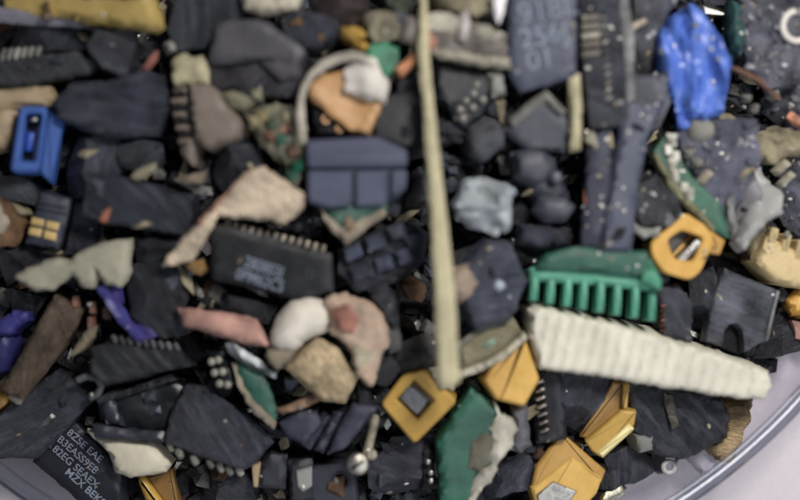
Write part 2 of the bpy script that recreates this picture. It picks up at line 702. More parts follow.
def clear_mat(name, tint, rough, ior=1.45, thin=False, base=.035):
    m = bpy.data.materials.new(name)
    m.use_nodes = True
    nt = m.node_tree; N, L = nt.nodes.new, nt.links.new
    out = nt.nodes['Material Output']
    nt.nodes.remove(nt.nodes['Principled BSDF'])
    g = N('ShaderNodeBsdfGlossy'); g.inputs['Roughness'].default_value = rough
    lw = N('ShaderNodeLayerWeight'); lw.inputs['Blend'].default_value = .5
    pw = N('ShaderNodeMath'); pw.operation = 'POWER'; pw.inputs[1].default_value = 4.0
    L(lw.outputs['Facing'], pw.inputs[0])
    fr = N('ShaderNodeMath'); fr.operation = 'MULTIPLY_ADD'; fr.inputs[1].default_value = .25; fr.inputs[2].default_value = base
    L(pw.outputs[0], fr.inputs[0])
    if thin:
        t = N('ShaderNodeBsdfTransparent'); t.inputs[0].default_value = tint
    else:
        t = N('ShaderNodeBsdfRefraction'); t.inputs['Color'].default_value = tint
        t.inputs['IOR'].default_value = ior; t.inputs['Roughness'].default_value = 0.02
    mx = N('ShaderNodeMixShader')
    L(fr.outputs[0], mx.inputs[0]); L(t.outputs[0], mx.inputs[1]); L(g.outputs[0], mx.inputs[2])
    L(mx.outputs[0], out.inputs['Surface'])
    return m


def dish():
    n = 256
    root = bpy.data.objects.new('petri_dish', None)
    C.collection.objects.link(root)
    root.location = (DISH[0], DISH[1], -0.1)
    tag(root, 'round clear plastic dish with a rounded rim holding all the shredded scrap', 'dish')

    def lathe(prof, closed=True):
        bm = bmesh.new()
        g = [[bm.verts.new((r * math.cos(2 * math.pi * i / n), r * math.sin(2 * math.pi * i / n), z)) for r, z in prof] for i in range(n)]
        m = len(prof)
        for i in range(n):
            a, b = g[i], g[(i + 1) % n]
            for j in range(m if closed else m - 1):
                bm.faces.new((a[j], b[j], b[(j + 1) % m], a[(j + 1) % m]))
        return bm
    wall = [(5.80, 0.0), (5.91, 0.0), (5.91, 0.90), (5.80, 0.90)]
    obj('wall', lathe(wall), clear_mat('clear_wall', (.955, .95, .965, 1), .10, 1.5, True, .02), root, 50)
    bead = [(5.85 + .062 * math.cos(2 * math.pi * j / 18), .965 + .055 * math.sin(2 * math.pi * j / 18)) for j in range(18)]
    obj('rim', lathe(bead), clear_mat('clear_rim', (.86, .86, .89, 1), .06, 1.42, True, .30), root, 180)
    lip = [(5.945 + .034 * math.cos(2 * math.pi * j / 12), .93 + .03 * math.sin(2 * math.pi * j / 12)) for j in range(12)]  # added tinted ring that draws the dark refraction line below the rim
    obj('lip', lathe(lip), clear_mat('rim_line_tint', (.62, .64, .70, 1), .10, 1.45, False, .03), root, 180)
    bm = bmesh.new()
    bmesh.ops.create_circle(bm, cap_ends=True, segments=n, radius=5.80)
    for v in bm.verts:
        v.co.z = .04
    obj('base', bm, clear_mat('clear_base', (.99, .985, .99, 1), .1, 1.4, True), root)


dish()

# ------------------------------------------------------------------ parts built by hand: chips, connectors, caps
def pins_along(t, a, b, n, wd, ln, th, z, mat, side, name='pin', shape='gull'):
    """n separate pins along the edge a-b, pointing to one side"""
    d = Vector((b[0] - a[0], b[1] - a[1])).normalized()
    nr = Vector((-d.y, d.x)) * side
    for i in range(n):
        q = lerp(a, b, (i + .5) / n)
        e = (q[0] + nr.x * ln, q[1] + nr.y * ln)
        bm = bmesh.new()
        if shape == 'round':
            pl = rc(ccw(t.L(quad((q[0] - nr.x * 1.5, q[1] - nr.y * 1.5), e, wd))), .05, 5)
            prism(bm, pl, z - th, z, .02)
        else:
            prism(bm, t.L(quad((q[0] - nr.x, q[1] - nr.y), lerp(q, e, .55), wd)), z - th, z, .008)
            prism(bm, t.L(quad(lerp(q, e, .5), e, wd)), z - th - .14, z - .02, .008)
        t.part(name, bm, mat)


INKW = M((138, 146, 164), 'matte')
INKD = M((124, 132, 150), 'matte')

# chip with three lines of raised digits
poly = [(509, -6), (577, -8), (576, 76), (521, 91), (509, 72)]
t = T('memory_chip', 'chip', 'slate grey chip printed with three big lines of digits beginning 918', (543, 40), 1.9, poly, (2, -3))
t.slab('body', poly, 0, .26, M((55, 58, 72), 'moulded'), edge=.03, bump=.012, jag=.012, smooth=0)
for txt, x, y, s in (('918L', 547, 11, .29), ('256J', 544, 36, .27), ('01', 540, 60, .27)):
    t.text('printed_marking', txt, x, y, s, 11, .012, INKD, 1.0)

# tall chip with pins on its flank
poly = [(580, -8), (621, -8), (632, 60), (634, 124), (592, 128), (584, 70)]
t = T('pin_chip', 'chip', 'tall black chip with a stack of pale pins near its top edge', (606, 55), 1.6, poly, (0, 3))
t.slab('body', poly, 0, .3, M((42, 42, 48), 'scuffed'), edge=.03, bump=.01, jag=.012, smooth=0)
for i in range(5):
    t.prism('pin', quad((581, 19 + i * 9), (600, 16.5 + i * 9), 6), -.05, .035, M((150, 143, 128), 'scuffed'), .02)
for i in range(11):
    a = (601 + i * .55, 20 + i * 8)
    t.prism('edge_pin', quad(a, (a[0] + 5, a[1] - 3.5), 2.2), -.02, .022, M((150, 146, 134), 'scuffed'), .006)
t.slab('side_strip', [(618, -6), (628, -6), (633, 30), (635, 98), (628, 104), (624, 50)], .05, .2, M((118, 118, 118), 'scuffed'), edge=.03, jag=.01)

# DIP chip with a printed block and a row of pins
poly = [(209, 226), (226, 225), (331, 254), (333, 292), (296, 300), (212, 279)]
t = T('printed_chip', 'chip', 'black chip with two lines of blue grey print and pale pins along its top', (270, 262), 1.25, poly, (3, 2))
t.slab('body', poly, 0, .3, M((21, 22, 25), 'moulded'), edge=.03, bump=.008, jag=.008, smooth=0)
pins_along(t, (222, 228), (326, 254), 13, 4.2, 8, .05, -.03, M((170, 158, 138), 'scuffed'), -1)
bm = bmesh.new(); torus(bm, t.p(309, 274, .0), .042, .012, 20, 6)
t.part('dimple', bm, M((50, 52, 60), 'moulded'))
t.text('printed_marking', '280803J\n0PM62C5', 262, 274, .155, -17, .012, INKD, .78)

# chip with dense rows of pale print
poly = [(48, 430), (74, 423), (121, 468), (122, 508), (92, 512), (30, 462)]
t = T('coded_chip', 'chip', 'black chip crowded with rows of blocky pale print beside the dish wall', (78, 466), .8, poly, (-3, -4))
t.slab('body', poly, 0, .3, M((26, 27, 33), 'moulded'), edge=.03, bump=.012, jag=.01, smooth=0)
for txt, x, y in (('8ZSE EAE', 85, 446), ('B3EASS9EB', 78, 455), ('82EG SEAEX', 76, 467), ('MZX BEKS', 86, 487)):
    t.text('printed_marking', txt, x, y, .108, -40, .012, INKW, 1.05)

# scored chip with rounded pale pins
poly = [(184, 385), (206, 386), (274, 440), (254, 462), (242, 470), (200, 456), (163, 442), (172, 408)]
t = T('scored_chip', 'chip', 'dark scored chip with rounded pale pins along its lower edge', (214, 428), 1.1, poly, (-5, 3))
t.slab('body', poly, 0, .3, M((43, 44, 52), 'scuffed'), edge=.04, bump=.03, jag=.012, smooth=1, und=.1)
for i, (x, y) in enumerate(((167, 447), (176, 454), (191, 461), (207, 464), (217, 468), (226, 471), (236, 472), (243, 463))):
    bm = bmesh.new()
    prism(bm, rc(ccw(t.L(quad((x, y - 6), (x + 5, y + 5), 7))), .05, 5), -.24, -.08 + .02 * (i % 2), .03)
    t.part('pin', bm, M((142, 138, 126), 'scuffed'))
t.prism('copper_fleck', quad((206, 408), (212, 414), 3), -.02, .03, M(COPPER, 'metal'), .01)
t.prism('copper_fleck', quad((236, 441), (243, 446), 3.5), -.02, .03, M(COPPER, 'metal'), .01)

# chip with four gold pads
poly = [(40, 193), (70, 199), (86, 206), (98, 216), (92, 252), (58, 254), (24, 243)]
t = T('contact_board', 'circuit board', 'slate board corner with two pairs of gold contact pads', (60, 226), 1.0, poly, (2, 5))
t.slab('body', [(41, 193), (71, 199), (58, 250), (26, 243)], 0, .3, M((48, 50, 60), 'moulded'), edge=.03, bump=.008, jag=.01, smooth=0)
t.slab('side_plate', [(73, 201), (87, 206), (98, 217), (93, 253), (62, 254)], -.08, .25, M((43, 45, 56), 'scuffed'), edge=.03, bump=.02, jag=.01, smooth=0)
for q in ([(33, 217), (45, 220), (44, 227), (31, 224)], [(47, 220.5), (60, 223), (58, 231), (46, 228)],
          [(31, 227), (43, 229), (41, 237), (29, 234)], [(45, 230), (57, 233), (56, 241), (44, 238)]):
    t.prism('gold_pad', q, -.02, .018, M((196, 164, 96), 'smooth'), .008)
for y in (203, 209):
    t.prism('groove', quad((38, y), (66, y + 5), 1.6), -.01, .012, M((28, 29, 35), 'moulded'), .004)

# ---- connectors
# bright blue header shell
poly = [(20, 106), (47, 106), (62, 119), (56, 160), (49, 182), (11, 173)]
t = T('blue_connector', 'connector', 'bright blue plastic connector shell with a slot and pale contacts inside', (32, 142), 1.9, poly, (-2, 10))
bm = bmesh.new()
ringprism(bm, rc(ccw(t.L([(20, 106), (47, 106), (39, 172), (11, 172)])), .05), rc(ccw(t.L([(25.5, 113.5), (41, 113.5), (35, 161), (20.5, 161)])), .02), -.45, 0, zf=-.3)
t.part('shell', bm, M((52, 94, 172), 'moulded'))
t.prism('side_wall', [(46.5, 106.5), (62, 120), (50, 183), (39, 172)], -.5, -.05, M((42, 80, 150), 'moulded'), .02, .03)
t.prism('recess', [(26, 114), (40, 114), (34.5, 160), (21, 160)], -.31, -.27, M((15, 20, 42), 'smooth'), .005)
for q in ([(29, 115), (37, 115), (36, 120), (28, 120)], [(35.5, 126), (38, 126), (34.5, 158), (32, 158)], ):
    t.prism('contact', q, -.27, -.1, M(SILVER, 'metal'), .01)
t.prism('inner_block', [(25, 130), (34, 130), (31, 150), (23, 150)], -.27, -.12, M((30, 74, 170), 'smooth'), .02)

# brown header with notched flank
poly = [(167, 80), (207, 84), (240, 122), (236, 136), (207, 150), (191, 166), (172, 140)]
t = T('notched_connector', 'connector', 'brownish grey connector block with a column of notches down one flank', (205, 118), 1.5, poly, (0, -6))
t.slab('body', [(186, 82), (209, 84), (240, 122), (236, 136), (206, 150), (193, 138)], 0, .42, M((118, 106, 95), 'moulded'), edge=.05, bump=.012, jag=.01, smooth=1)
t.slab('flank', [(166, 82), (186, 82), (193, 138), (191, 166), (178, 158), (170, 120)], -.1, .34, M((104, 92, 82), 'moulded'), edge=.04, bump=.02, jag=.012, smooth=1)
for i in range(4):
    x, y = 173 + i * 2.6, 92 + i * 13.5
    t.prism('notch', rc(ccw(t.L(quad((x - 4, y + 2), (x + 9, y), 7))), 0) and quad((x - 4, y + 2), (x + 9, y), 7), -.14, -.075, M((20, 18, 20), 'matte'), .01, .02)
    t.prism('tooth', quad((x - 6, y + 8), (x + 6, y + 7), 5), -.2, -.045, M((112, 98, 86), 'moulded'), .02, .03)

# grey brown box
poly = [(214, 22), (262, 19), (306, 50), (301, 76), (284, 96), (240, 97), (204, 86), (203, 65)]
t = T('brown_box', 'plastic housing', 'grey brown moulded box corner with a sunken front face near the top edge', (254, 58), 1.5, poly, (5, -2))
t.slab('top_face', [(215, 22), (262, 19), (306, 50), (298, 68), (262, 60), (206, 64)], 0, .4, M((65, 62, 65), 'moulded'), edge=.04, bump=.01, jag=.008, smooth=1)
t.slab('front_face', [(204, 60), (262, 56), (300, 66), (300, 78), (284, 97), (240, 97), (205, 87)], -.12, .36, M((52, 48, 54), 'scuffed'), edge=.04, bump=.04, jag=.015)
t.slab('inner_ledge', [(262, 62), (300, 54), (299, 76), (280, 80)], -.03, .2, M((67, 62, 65), 'moulded'), edge=.03, bump=.02)

# grey blue socket
poly = [(305, 138), (376, 136), (407, 150), (406, 187), (386, 208), (340, 210), (306, 202)]
t = T('grey_socket', 'connector', 'blue grey square socket body with a grooved face above a green board scrap', (355, 172), 1.7, poly, (2, 1))
bm = bmesh.new()
for q, h in (([(305, 140), (376, 136), (408, 150), (408, 167), (306, 168)], 0.0), ([(306, 170), (351, 170), (351, 206), (330, 209), (307, 203)], -.02),
             ([(354, 170), (387, 169), (386, 206), (354, 208)], -.025), ([(390, 169), (408, 169), (407, 188), (390, 204)], -.02)):
    prism(bm, rc(ccw(t.L(q)), .05), -.42, h, .035)
t.part('body', bm, M((67, 70, 89), 'moulded'))
t.prism('core', [(308, 142), (400, 146), (400, 190), (384, 204), (312, 202)], -.4, -.07, M((48, 50, 64), 'moulded'), .01)
t.prism('ridge', quad((310, 158), (404, 158), 2.5), -.02, .02, M((88, 92, 112), 'moulded'), .008)

# green comb
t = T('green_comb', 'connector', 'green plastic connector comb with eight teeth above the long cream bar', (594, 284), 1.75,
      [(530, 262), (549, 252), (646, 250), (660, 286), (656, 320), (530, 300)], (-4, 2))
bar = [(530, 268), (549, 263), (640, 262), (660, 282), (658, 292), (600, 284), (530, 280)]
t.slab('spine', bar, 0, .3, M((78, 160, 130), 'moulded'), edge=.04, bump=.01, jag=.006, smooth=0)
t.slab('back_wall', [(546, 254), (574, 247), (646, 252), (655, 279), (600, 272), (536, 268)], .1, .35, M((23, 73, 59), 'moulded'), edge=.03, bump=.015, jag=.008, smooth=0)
t.slab('end_tab', [(640, 280), (648, 259), (660, 282), (658, 290)], .13, .2, M((60, 140, 110), 'moulded'), edge=.03, jag=.004, bump=.005, smooth=0)
tx = [534.5, 551, 568, 584, 601, 618, 636, 653]
for i, x in enumerate(tx):
    y0, y1 = 274 + i * 1.6, 300 + i * 2.9
    t.prism('tooth', [(x - 3, y0), (x + 5, y0 + 1), (x + 3, y1 + 1), (x - 4.4, y1)], -.3, -.02, M((78, 160, 130), 'moulded'), .014, .006)

# cream ridged bar
poly = [(528, 309), (545, 306), (600, 320), (680, 342), (745, 362), (772, 373), (777, 387), (769, 402), (738, 400), (660, 388), (600, 377), (541, 370), (532, 345)]
S('cream_bar', 'plastic bar', 'long thick cream plastic bar with shallow cross ridges and a rounded end', poly, 2.0, (212, 206, 186), 'moulded', th=.45,
  tilt=(4, 2), edge=.06, bump=.02, bsc=3, jag=.02, rib=(-12, .125, .016), step=.032)

# pale yellow notched connector at the edge
poly = [(752, 228), (770, 225), (812, 246), (812, 288), (776, 281), (757, 262)]
t = T('pale_connector', 'connector', 'pale yellow notched connector end at the picture edge beside a grey plate', (782, 258), 1.7, poly, (0, 4))
t.slab('body', [(768, 236), (812, 258), (812, 290), (776, 281), (757, 263)], 0, .4, M((205, 178, 122), 'moulded'), edge=.04, bump=.01, jag=.008)
t.slab('back', [(752, 228), (770, 225), (792, 237), (776, 252), (757, 262)], -.14, .3, M((128, 112, 80), 'moulded'), edge=.03)
for q in (quad((776, 228), (771, 243), 8), quad((789, 234), (784, 252), 8), quad((803, 240), (798, 260), 8)):
    t.prism('tooth', q, -.3, .02, M((214, 188, 132), 'moulded'), .03, .02)

# ---- yellow caps
METAL = M((150, 150, 150), 'metal')
YC = (206, 160, 58)
t = T('yellow_part', 'component', 'yellow square cap with a grey metal plate set into its top', (418, 406), 1.3, [(380, 403), (403, 374), (424, 369), (457, 400), (414, 444)], (4, -6))
bm = bmesh.new()
ringprism(bm, rc(ccw(t.L([(380, 405), (402, 376), (424, 369), (457, 401), (414, 445)])), .05), ccw(t.L([(396, 400), (414, 380), (434, 400), (417, 420)])), -.35, 0, zf=-.14)
t.part('cap', bm, M(YC, 'smooth'))
t.prism('metal_plate', [(398, 399), (409, 385), (431, 399), (417, 418)], -.16, -.05, METAL, .015)
t.prism('inner_wall', [(409, 384), (414, 381), (433, 400), (430, 403)], -.2, -.02, M((77, 58, 30), 'moulded'), .01)

t = T('yellow_part', 'component', 'yellow cap with a curved slot and bright metal strip beside the green comb', (689, 250), 1.6,
      [(651, 240), (684, 212), (714, 226), (728, 242), (706, 276), (668, 274)], (2, 4))
bm = bmesh.new()
ringprism(bm, rc(ccw(t.L([(650, 242), (668, 228), (684, 212), (716, 228), (712, 248), (702, 272), (690, 281), (664, 273), (651, 256)])), .06),
          rc(ccw(t.L([(667, 240), (682, 230), (704, 238), (693, 262), (674, 259)])), .05), -.35, 0, zf=-.2)
t.part('cap', bm, M((206, 156, 58), 'smooth'))
t.prism('hook', [(710, 226), (728, 240), (722, 256), (708, 253)], -.3, -.02, M((198, 148, 56), 'smooth'), .03, .03)
t.prism('metal_strip', quad((678, 264), (701, 241), 8), -.22, -.02, M((176, 174, 170), 'metal'), .015)
t.prism('recess', [(668, 240), (682, 231), (694, 235), (676, 256)], -.21, -.15, M((62, 58, 57), 'moulded'), .01)

t = T('yellow_block', 'component', 'yellow wedge block leaning under the tip of the cream bar', (512, 376), 1.5, [(524, 333), (541, 380), (525, 406), (497, 400), (484, 380), (500, 352)], (0, 8))
t.prism('front_face', [(525, 336), (541, 380), (525, 407), (498, 400)], -.4, 0, M((212, 164, 60), 'smooth'), .03, .03)
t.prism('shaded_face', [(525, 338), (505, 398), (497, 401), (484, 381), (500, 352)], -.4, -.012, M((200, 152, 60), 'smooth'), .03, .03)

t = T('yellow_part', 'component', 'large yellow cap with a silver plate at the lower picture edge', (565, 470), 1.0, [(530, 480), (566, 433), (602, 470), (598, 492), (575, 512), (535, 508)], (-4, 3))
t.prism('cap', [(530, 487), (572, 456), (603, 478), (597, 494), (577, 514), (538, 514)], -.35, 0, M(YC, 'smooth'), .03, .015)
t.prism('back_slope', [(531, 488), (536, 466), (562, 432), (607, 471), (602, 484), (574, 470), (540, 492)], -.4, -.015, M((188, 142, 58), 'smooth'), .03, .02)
t.prism('metal_plate', [(536, 494), (553, 481), (577, 491), (562, 512), (540, 512)], -.1, .02, M((168, 166, 160), 'metal'), .015)

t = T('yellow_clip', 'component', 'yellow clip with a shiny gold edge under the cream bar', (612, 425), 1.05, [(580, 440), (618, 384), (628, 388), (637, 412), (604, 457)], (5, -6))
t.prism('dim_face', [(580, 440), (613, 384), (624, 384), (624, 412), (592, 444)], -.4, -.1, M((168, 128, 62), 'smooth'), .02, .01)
t.prism('front', [(585, 442), (621, 410), (636, 411), (634, 425), (600, 458), (592, 452)], -.35, 0, M((212, 166, 58), 'smooth'), .02, .012)
t.prism('side_flap', [(623, 384), (629, 384), (627, 408), (622, 410)], -.3, -.02, M((206, 160, 60), 'smooth'), .015, .008)
t.prism('gold_edge', quad((600, 456), (631, 426), 8), -.2, .015, M((246, 226, 150), 'smooth'), .02, .01)

t = T('yellow_rod', 'component', 'rounded yellow rod end poking out below the small cream shard', (156, 490), .9, [(136, 480), (152, 474), (178, 508), (140, 510)], (0, 0))
t.prism('rod', [(136, 480), (143, 477), (168, 512), (150, 514)], -.3, 0, M((218, 168, 50), 'smooth'), .05, .07)
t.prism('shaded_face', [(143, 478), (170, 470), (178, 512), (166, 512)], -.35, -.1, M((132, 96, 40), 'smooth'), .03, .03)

S('yellow_chunk', 'component', 'small yellow chunk at the picture edge below the pale yellow connector', [(787, 300), (796, 288), (812, 284), (812, 312), (792, 314)], 1.4, (206, 150, 44), 'smooth', edge=.05, bump=.01)
S('yellow_chunk', 'component', 'tiny yellow chunk at the picture edge above the dark slanted plate', [(-10, 396), (4, 393), (12, 402), (2, 412), (-10, 414)], 1.2, (196, 142, 44), 'smooth', edge=.05, bump=.01)
S('yellow_crumb', 'crumb', 'upper of two yellow crumbs above the green board chip', [(338, 24), (362, 25), (366, 34), (350, 39), (341, 33)], 1.6, (200, 158, 60), 'torn', th=.2, edge=.08, rib=(-20, .09, .01))
S('yellow_crumb', 'crumb', 'lower of two yellow crumbs above the green board chip', [(354, 40), (372, 37), (374, 45), (362, 49), (354, 46)], 1.6, (206, 160, 58), 'torn', th=.2, edge=.08, rib=(-20, .09, .01))

# grey plate with an arched notch
poly = [(726, 268), (780, 291), (766, 342), (741, 357), (706, 340), (714, 300)]
t = T('notched_plate', 'plate', 'dark grey plate with an arched notch above the cream bar end', (744, 310), 1.5, poly, (-3, 4))
t.slab('plate', [(726, 268), (780, 291), (767, 340), (745, 352), (744, 330), (738, 323), (730, 324), (725, 330), (722, 345), (706, 340), (714, 300)], 0, .2, M((63, 64, 70), 'scuffed'), edge=.03, bump=.012, jag=.008, smooth=0)
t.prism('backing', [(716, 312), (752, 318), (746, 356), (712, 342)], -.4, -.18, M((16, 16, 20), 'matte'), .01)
t.prism('edge_rail', quad((779, 291), (766, 341), 3), -.2, .02, M((110, 111, 114), 'scuffed'), .01)

# tan cup
poly = [(297, 140), (300, 84), (310, 68), (336, 53), (362, 52), (382, 68), (384, 92), (365, 128), (350, 126)]
t = T('torn_cup', 'shard', 'torn tan moulded cup with a thick pale curved rim', (343, 92), 2.0, poly, (-6, -2))
t.slab('inside_wall', [(308, 82), (322, 70), (345, 66), (376, 80), (382, 98), (367, 130), (349, 127), (330, 112), (309, 95)], -.14, .3, M((176, 132, 82), 'moulded'), edge=.06, bump=.02, jag=.015, dome=-.12)
bm = bmesh.new()
path = [(303, 142), (301, 122), (301, 102), (304, 86), (312, 73), (324, 63), (338, 57), (352, 55), (364, 58), (374, 66)]
tube(bm, [(*t.p(x, y)[:2], -.02 + .03 * math.sin(i)) for i, (x, y) in enumerate(path)], [.025, .035, .032, .034, .042, .048, .05, .05, .045, .03], 10)
for v in bm.verts:
    v.co += noise.noise_vector(v.co * 9) * .025 + noise.noise_vector(v.co * 24) * .014
t.part('rim', bm, M((196, 186, 170), 'torn'))
t.slab('glare_patch', [(343, 68), (360, 54), (377, 59), (388, 80), (385, 99), (370, 99), (346, 88)], .0, .2, M((216, 208, 198), 'matte'), edge=.02, bump=.05, jag=.025, crease=(30, 4, 2, .05))  # white glare on the cup built as a pale slab

# screw
t = T('small_screw', 'screw', 'small pale screw with a shiny round head among black blocks', (366, 443), 1.5, [(366, 415), (378, 415), (374, 472), (346, 470)], (0, 0))
bm = bmesh.new()
pts, rad = [], []
for i in range(34):
    q = lerp((376, 416), (366, 458), i / 33)
    pts.append(t.p(q[0], q[1], -.02 - .1 * i / 33)); rad.append((.028 if i < 3 else .038) + (.007 if i % 2 else 0))
tube(bm, pts, rad, 12)
t.part('shank', bm, M((176, 166, 136), 'scuffed'))
bm = bmesh.new(); ball(bm, (0, 0, 0), .115, .55, 3)
h = t.part('head', bm, M((196, 190, 176), 'metal')); h.location = t.p(358, 464, -.02)
bm = bmesh.new(); box(bm, (0, 0, .06), (.15, .025, .02), .6, .004)
h = t.part('slot', bm, M((52, 50, 46), 'metal')); h.location = t.p(358, 464, -.018)
bm = bmesh.new(); ball(bm, (0, 0, 0), .06, .8, 2)
h = t.part('collar', bm, M((186, 178, 152), 'scuffed')); h.location = t.p(371, 456, -.08)

# ridged black part
t = T('ridged_block', 'component', 'dark ridged block of several leaning fins beside the small screw', (322, 430), 1.2, [(278, 422), (310, 410), (356, 403), (378, 408), (340, 456), (300, 452)], (3, -3))
for q, z in (([(278, 424), (296, 411), (316, 411), (320, 424), (304, 446), (284, 438)], 0), ([(322, 413), (330, 418), (309, 452), (301, 447)], -.03),
             ([(333, 412), (342, 415), (322, 456), (312, 452)], -.05), ([(352, 404), (378, 408), (344, 450), (326, 456), (336, 432)], 0)):
    t.slab('fin', q, z, .34, M((47, 47, 59), 'moulded'), edge=.04, bump=.015, jag=.008, smooth=0)
t.slab('core', [(282, 428), (346, 408), (360, 412), (330, 456), (296, 448)], -.14, .2, M((21, 21, 27), 'matte'), edge=.02)

# dark blocks at the lower edge
t = T('cut_block', 'component', 'small dark block with a beige cut side at the lower edge', (268, 474), 1.0, [(252, 466), (262, 462), (288, 454), (286, 490), (256, 490)], (0, 3))
t.slab('body', [(261, 464), (270, 455), (287, 456), (285, 490), (258, 488)], 0, .35, M((40, 40, 47), 'moulded'), edge=.04, bump=.015, jag=.01)
t.prism('cut_side', [(251, 465), (261, 464), (258, 488), (253, 488)], -.3, -.04, M((186, 158, 122), 'matte'), .015)
t = T('window_block', 'component', 'dark block with a small pale square let into its top', (302, 478), 1.0, [(288, 462), (312, 460), (316, 500), (290, 502)], (2, 2))
t.slab('body', [(288, 462), (312, 459), (317, 502), (291, 504)], 0, .35, M((31, 31, 37), 'moulded'), edge=.04, bump=.015, jag=.01)
t.prism('pale_square', [(296, 470), (312, 466), (312, 486), (303, 492), (297, 486)], -.02, .03, M((150, 150, 146), 'matte'), .02)
t = T('hole_block', 'component', 'dark square block with a round hole at the lower edge', (333, 486), 1.0, [(310, 466), (352, 462), (358, 506), (312, 508)], (1, -2))
bm = bmesh.new()
ringprism(bm, rc(ccw(t.L([(310, 467), (352, 463), (358, 510), (312, 510)])), .05), t.L([(340 + 8 * math.cos(a * .4), 481 + 8 * math.sin(a * .4)) for a in range(16)]), -.35, 0, zf=-.2)
t.part('body', bm, M((47, 47, 55), 'moulded'))
bm = bmesh.new(); torus(bm, t.p(340, 481, -.005), .085, .014, 24, 6)
t.part('rim', bm, M((33, 33, 40), 'moulded'))

# pins chip near the green board
poly = [(529, 374), (560, 368), (566, 440), (536, 446)]
t = T('edge_chip', 'chip', 'upright black chip showing a column of metal pins beside the torn green board', (548, 408), .8, poly, (0, -8))
t.slab('body', poly, -.05, .3, M((26, 26, 32), 'moulded'), edge=.03, bump=.01, jag=.008, smooth=0)
for i in range(7):
    t.prism('pin', quad((534 + i * .9, 384 + i * 8), (544 + i * .9, 380 + i * 8), 3.4), -.05, .05, M((152, 140, 130), 'metal'), .012)

# rings
def ring(name, cat, label, c, ro, ri, lvl, col, style, cover=None, zs=1.0):
    t_ = T(name, cat, label, c, lvl, cover, (4, 6))
    bm_ = bmesh.new(); torus(bm_, (0, 0, 0), ro, ri, 40, 12, zs)
    t_.part('ring', bm_, M(col, style))
    return t_


t = ring('reflection_ring', 'washer', 'cream ring built for a lamp reflection at the picture edge level with the blue blob', (797, 26), .145, .033, 2.2, (222, 216, 204), 'smooth')  # solid ring stands in for reflected lamp light
bm = bmesh.new(); prism(bm, [(.12 * math.cos(a * .3927), .12 * math.sin(a * .3927)) for a in range(16)], -.08, -.02, .01)
t.part('grey_centre', bm, M((72, 72, 77), 'scuffed'))
t = ring('loose_ring', 'washer', 'small whitish ring lying near the dish wall beyond the black blocks', (669, 467), .06, .026, 1.0, (188, 186, 182), 'smooth')
bm = bmesh.new(); tube(bm, [(.05, .03, 0), (.14, .12, -.03), (.2, .16, -.06)], [.022, .018, .014], 8)
t.part('tail', bm, M((176, 174, 172), 'smooth'))

# blurred glints built as pale discs, then strips with beads and rings
t = T('glint_cluster', 'component', 'cluster of seven round blurred glints built as discs deep in the dark near the long stick', (470, 100), .9, None)
t.slab('carrier', [(450, 82), (484, 70), (494, 100), (468, 128), (452, 122)], -.06, .25, M((21, 22, 28), 'moulded'), edge=.04)
for x, y in ((477, 84), (474, 93), (483, 99), (466, 100), (473, 107), (460, 109), (463, 118)):
    bm = bmesh.new(); ball(bm, (0, 0, 0), .045, .6, 2)
    q = t.part('glint_disc', bm, M((104, 101, 94), 'smooth')); q.location = t.p(x, y, -.04)
t = T('bead_strip', 'component', 'black strip with three pairs of whitish beads above the scored chip', (217, 369), 1.1, [(206, 350), (222, 346), (234, 384), (222, 390)])
t.slab('carrier', [(204, 352), (222, 346), (236, 384), (222, 392)], -.06, .25, M((23, 23, 28), 'moulded'), edge=.04)
for x, y in ((211, 362), (218, 360), (214, 373), (222, 372), (219, 384), (227, 385)):
    bm = bmesh.new(); ball(bm, (0, 0, 0), .042, .7, 2)
    q = t.part('bead', bm, M((140, 136, 124), 'smooth')); q.location = t.p(x, y, -.03)
t = T('solder_beads', 'component', 'dark strip with three shiny solder beads beside the green board', (431, 470), .9, None)
t.slab('carrier', [(420, 448), (436, 452), (442, 490), (424, 492)], -.06, .2, M((33, 33, 35), 'scuffed'), edge=.04)
for x, y in ((428, 462), (431, 473), (431, 481)):
    bm = bmesh.new(); ball(bm, (0, 0, 0), .035, .8, 2)
    q = t.part('bead', bm, M((200, 198, 190), 'metal')); q.location = t.p(x, y, -.02)
t = T('contact_strip', 'component', 'dark strip with two tiny brass rings under the tan cup', (333, 123), 1.2, None)
t.slab('carrier', [(310, 104), (330, 108), (352, 128), (340, 138), (316, 132)], -.06, .25, M((21, 21, 27), 'moulded'), edge=.04)
for x, y in ((326, 119), (340, 128)):
    bm = bmesh.new(); torus(bm, t.p(x, y, -.02), .035, .015, 18, 6)
    t.part('brass_ring', bm, M((180, 140, 100), 'metal'))

# ------------------------------------------------------------------ broken boards with green resist
t = T('green_board', 'circuit board', 'diamond shaped green circuit board scrap with torn whitish fibre along one side', (478, 442), 1.35,
      [(470, 388), (486, 398), (516, 426), (513, 442), (500, 462), (474, 502), (444, 502), (438, 442)], (3, 5))
t.slab('board', [(471, 388), (486, 398), (516, 426), (513, 442), (500, 462), (474, 504), (442, 506), (438, 442)], 0, .2, M((21, 77, 59), 'pcb'), edge=.03, bump=.015, jag=.012, smooth=0)
t.slab('torn_fibre', [(494, 404), (517, 426), (514, 442), (501, 463), (474, 504), (470, 498), (478, 474), (492, 462), (490, 428), (496, 416)], .04, .12, M((210, 203, 184), 'torn'), edge=.04, bump=.05, jag=.05)
t.slab('bare_patch', [(470, 442), (482, 434), (494, 436), (494, 460), (480, 472), (468, 468)], .035, .1, M((122, 118, 102), 'torn'), edge=.04, bump=.03)

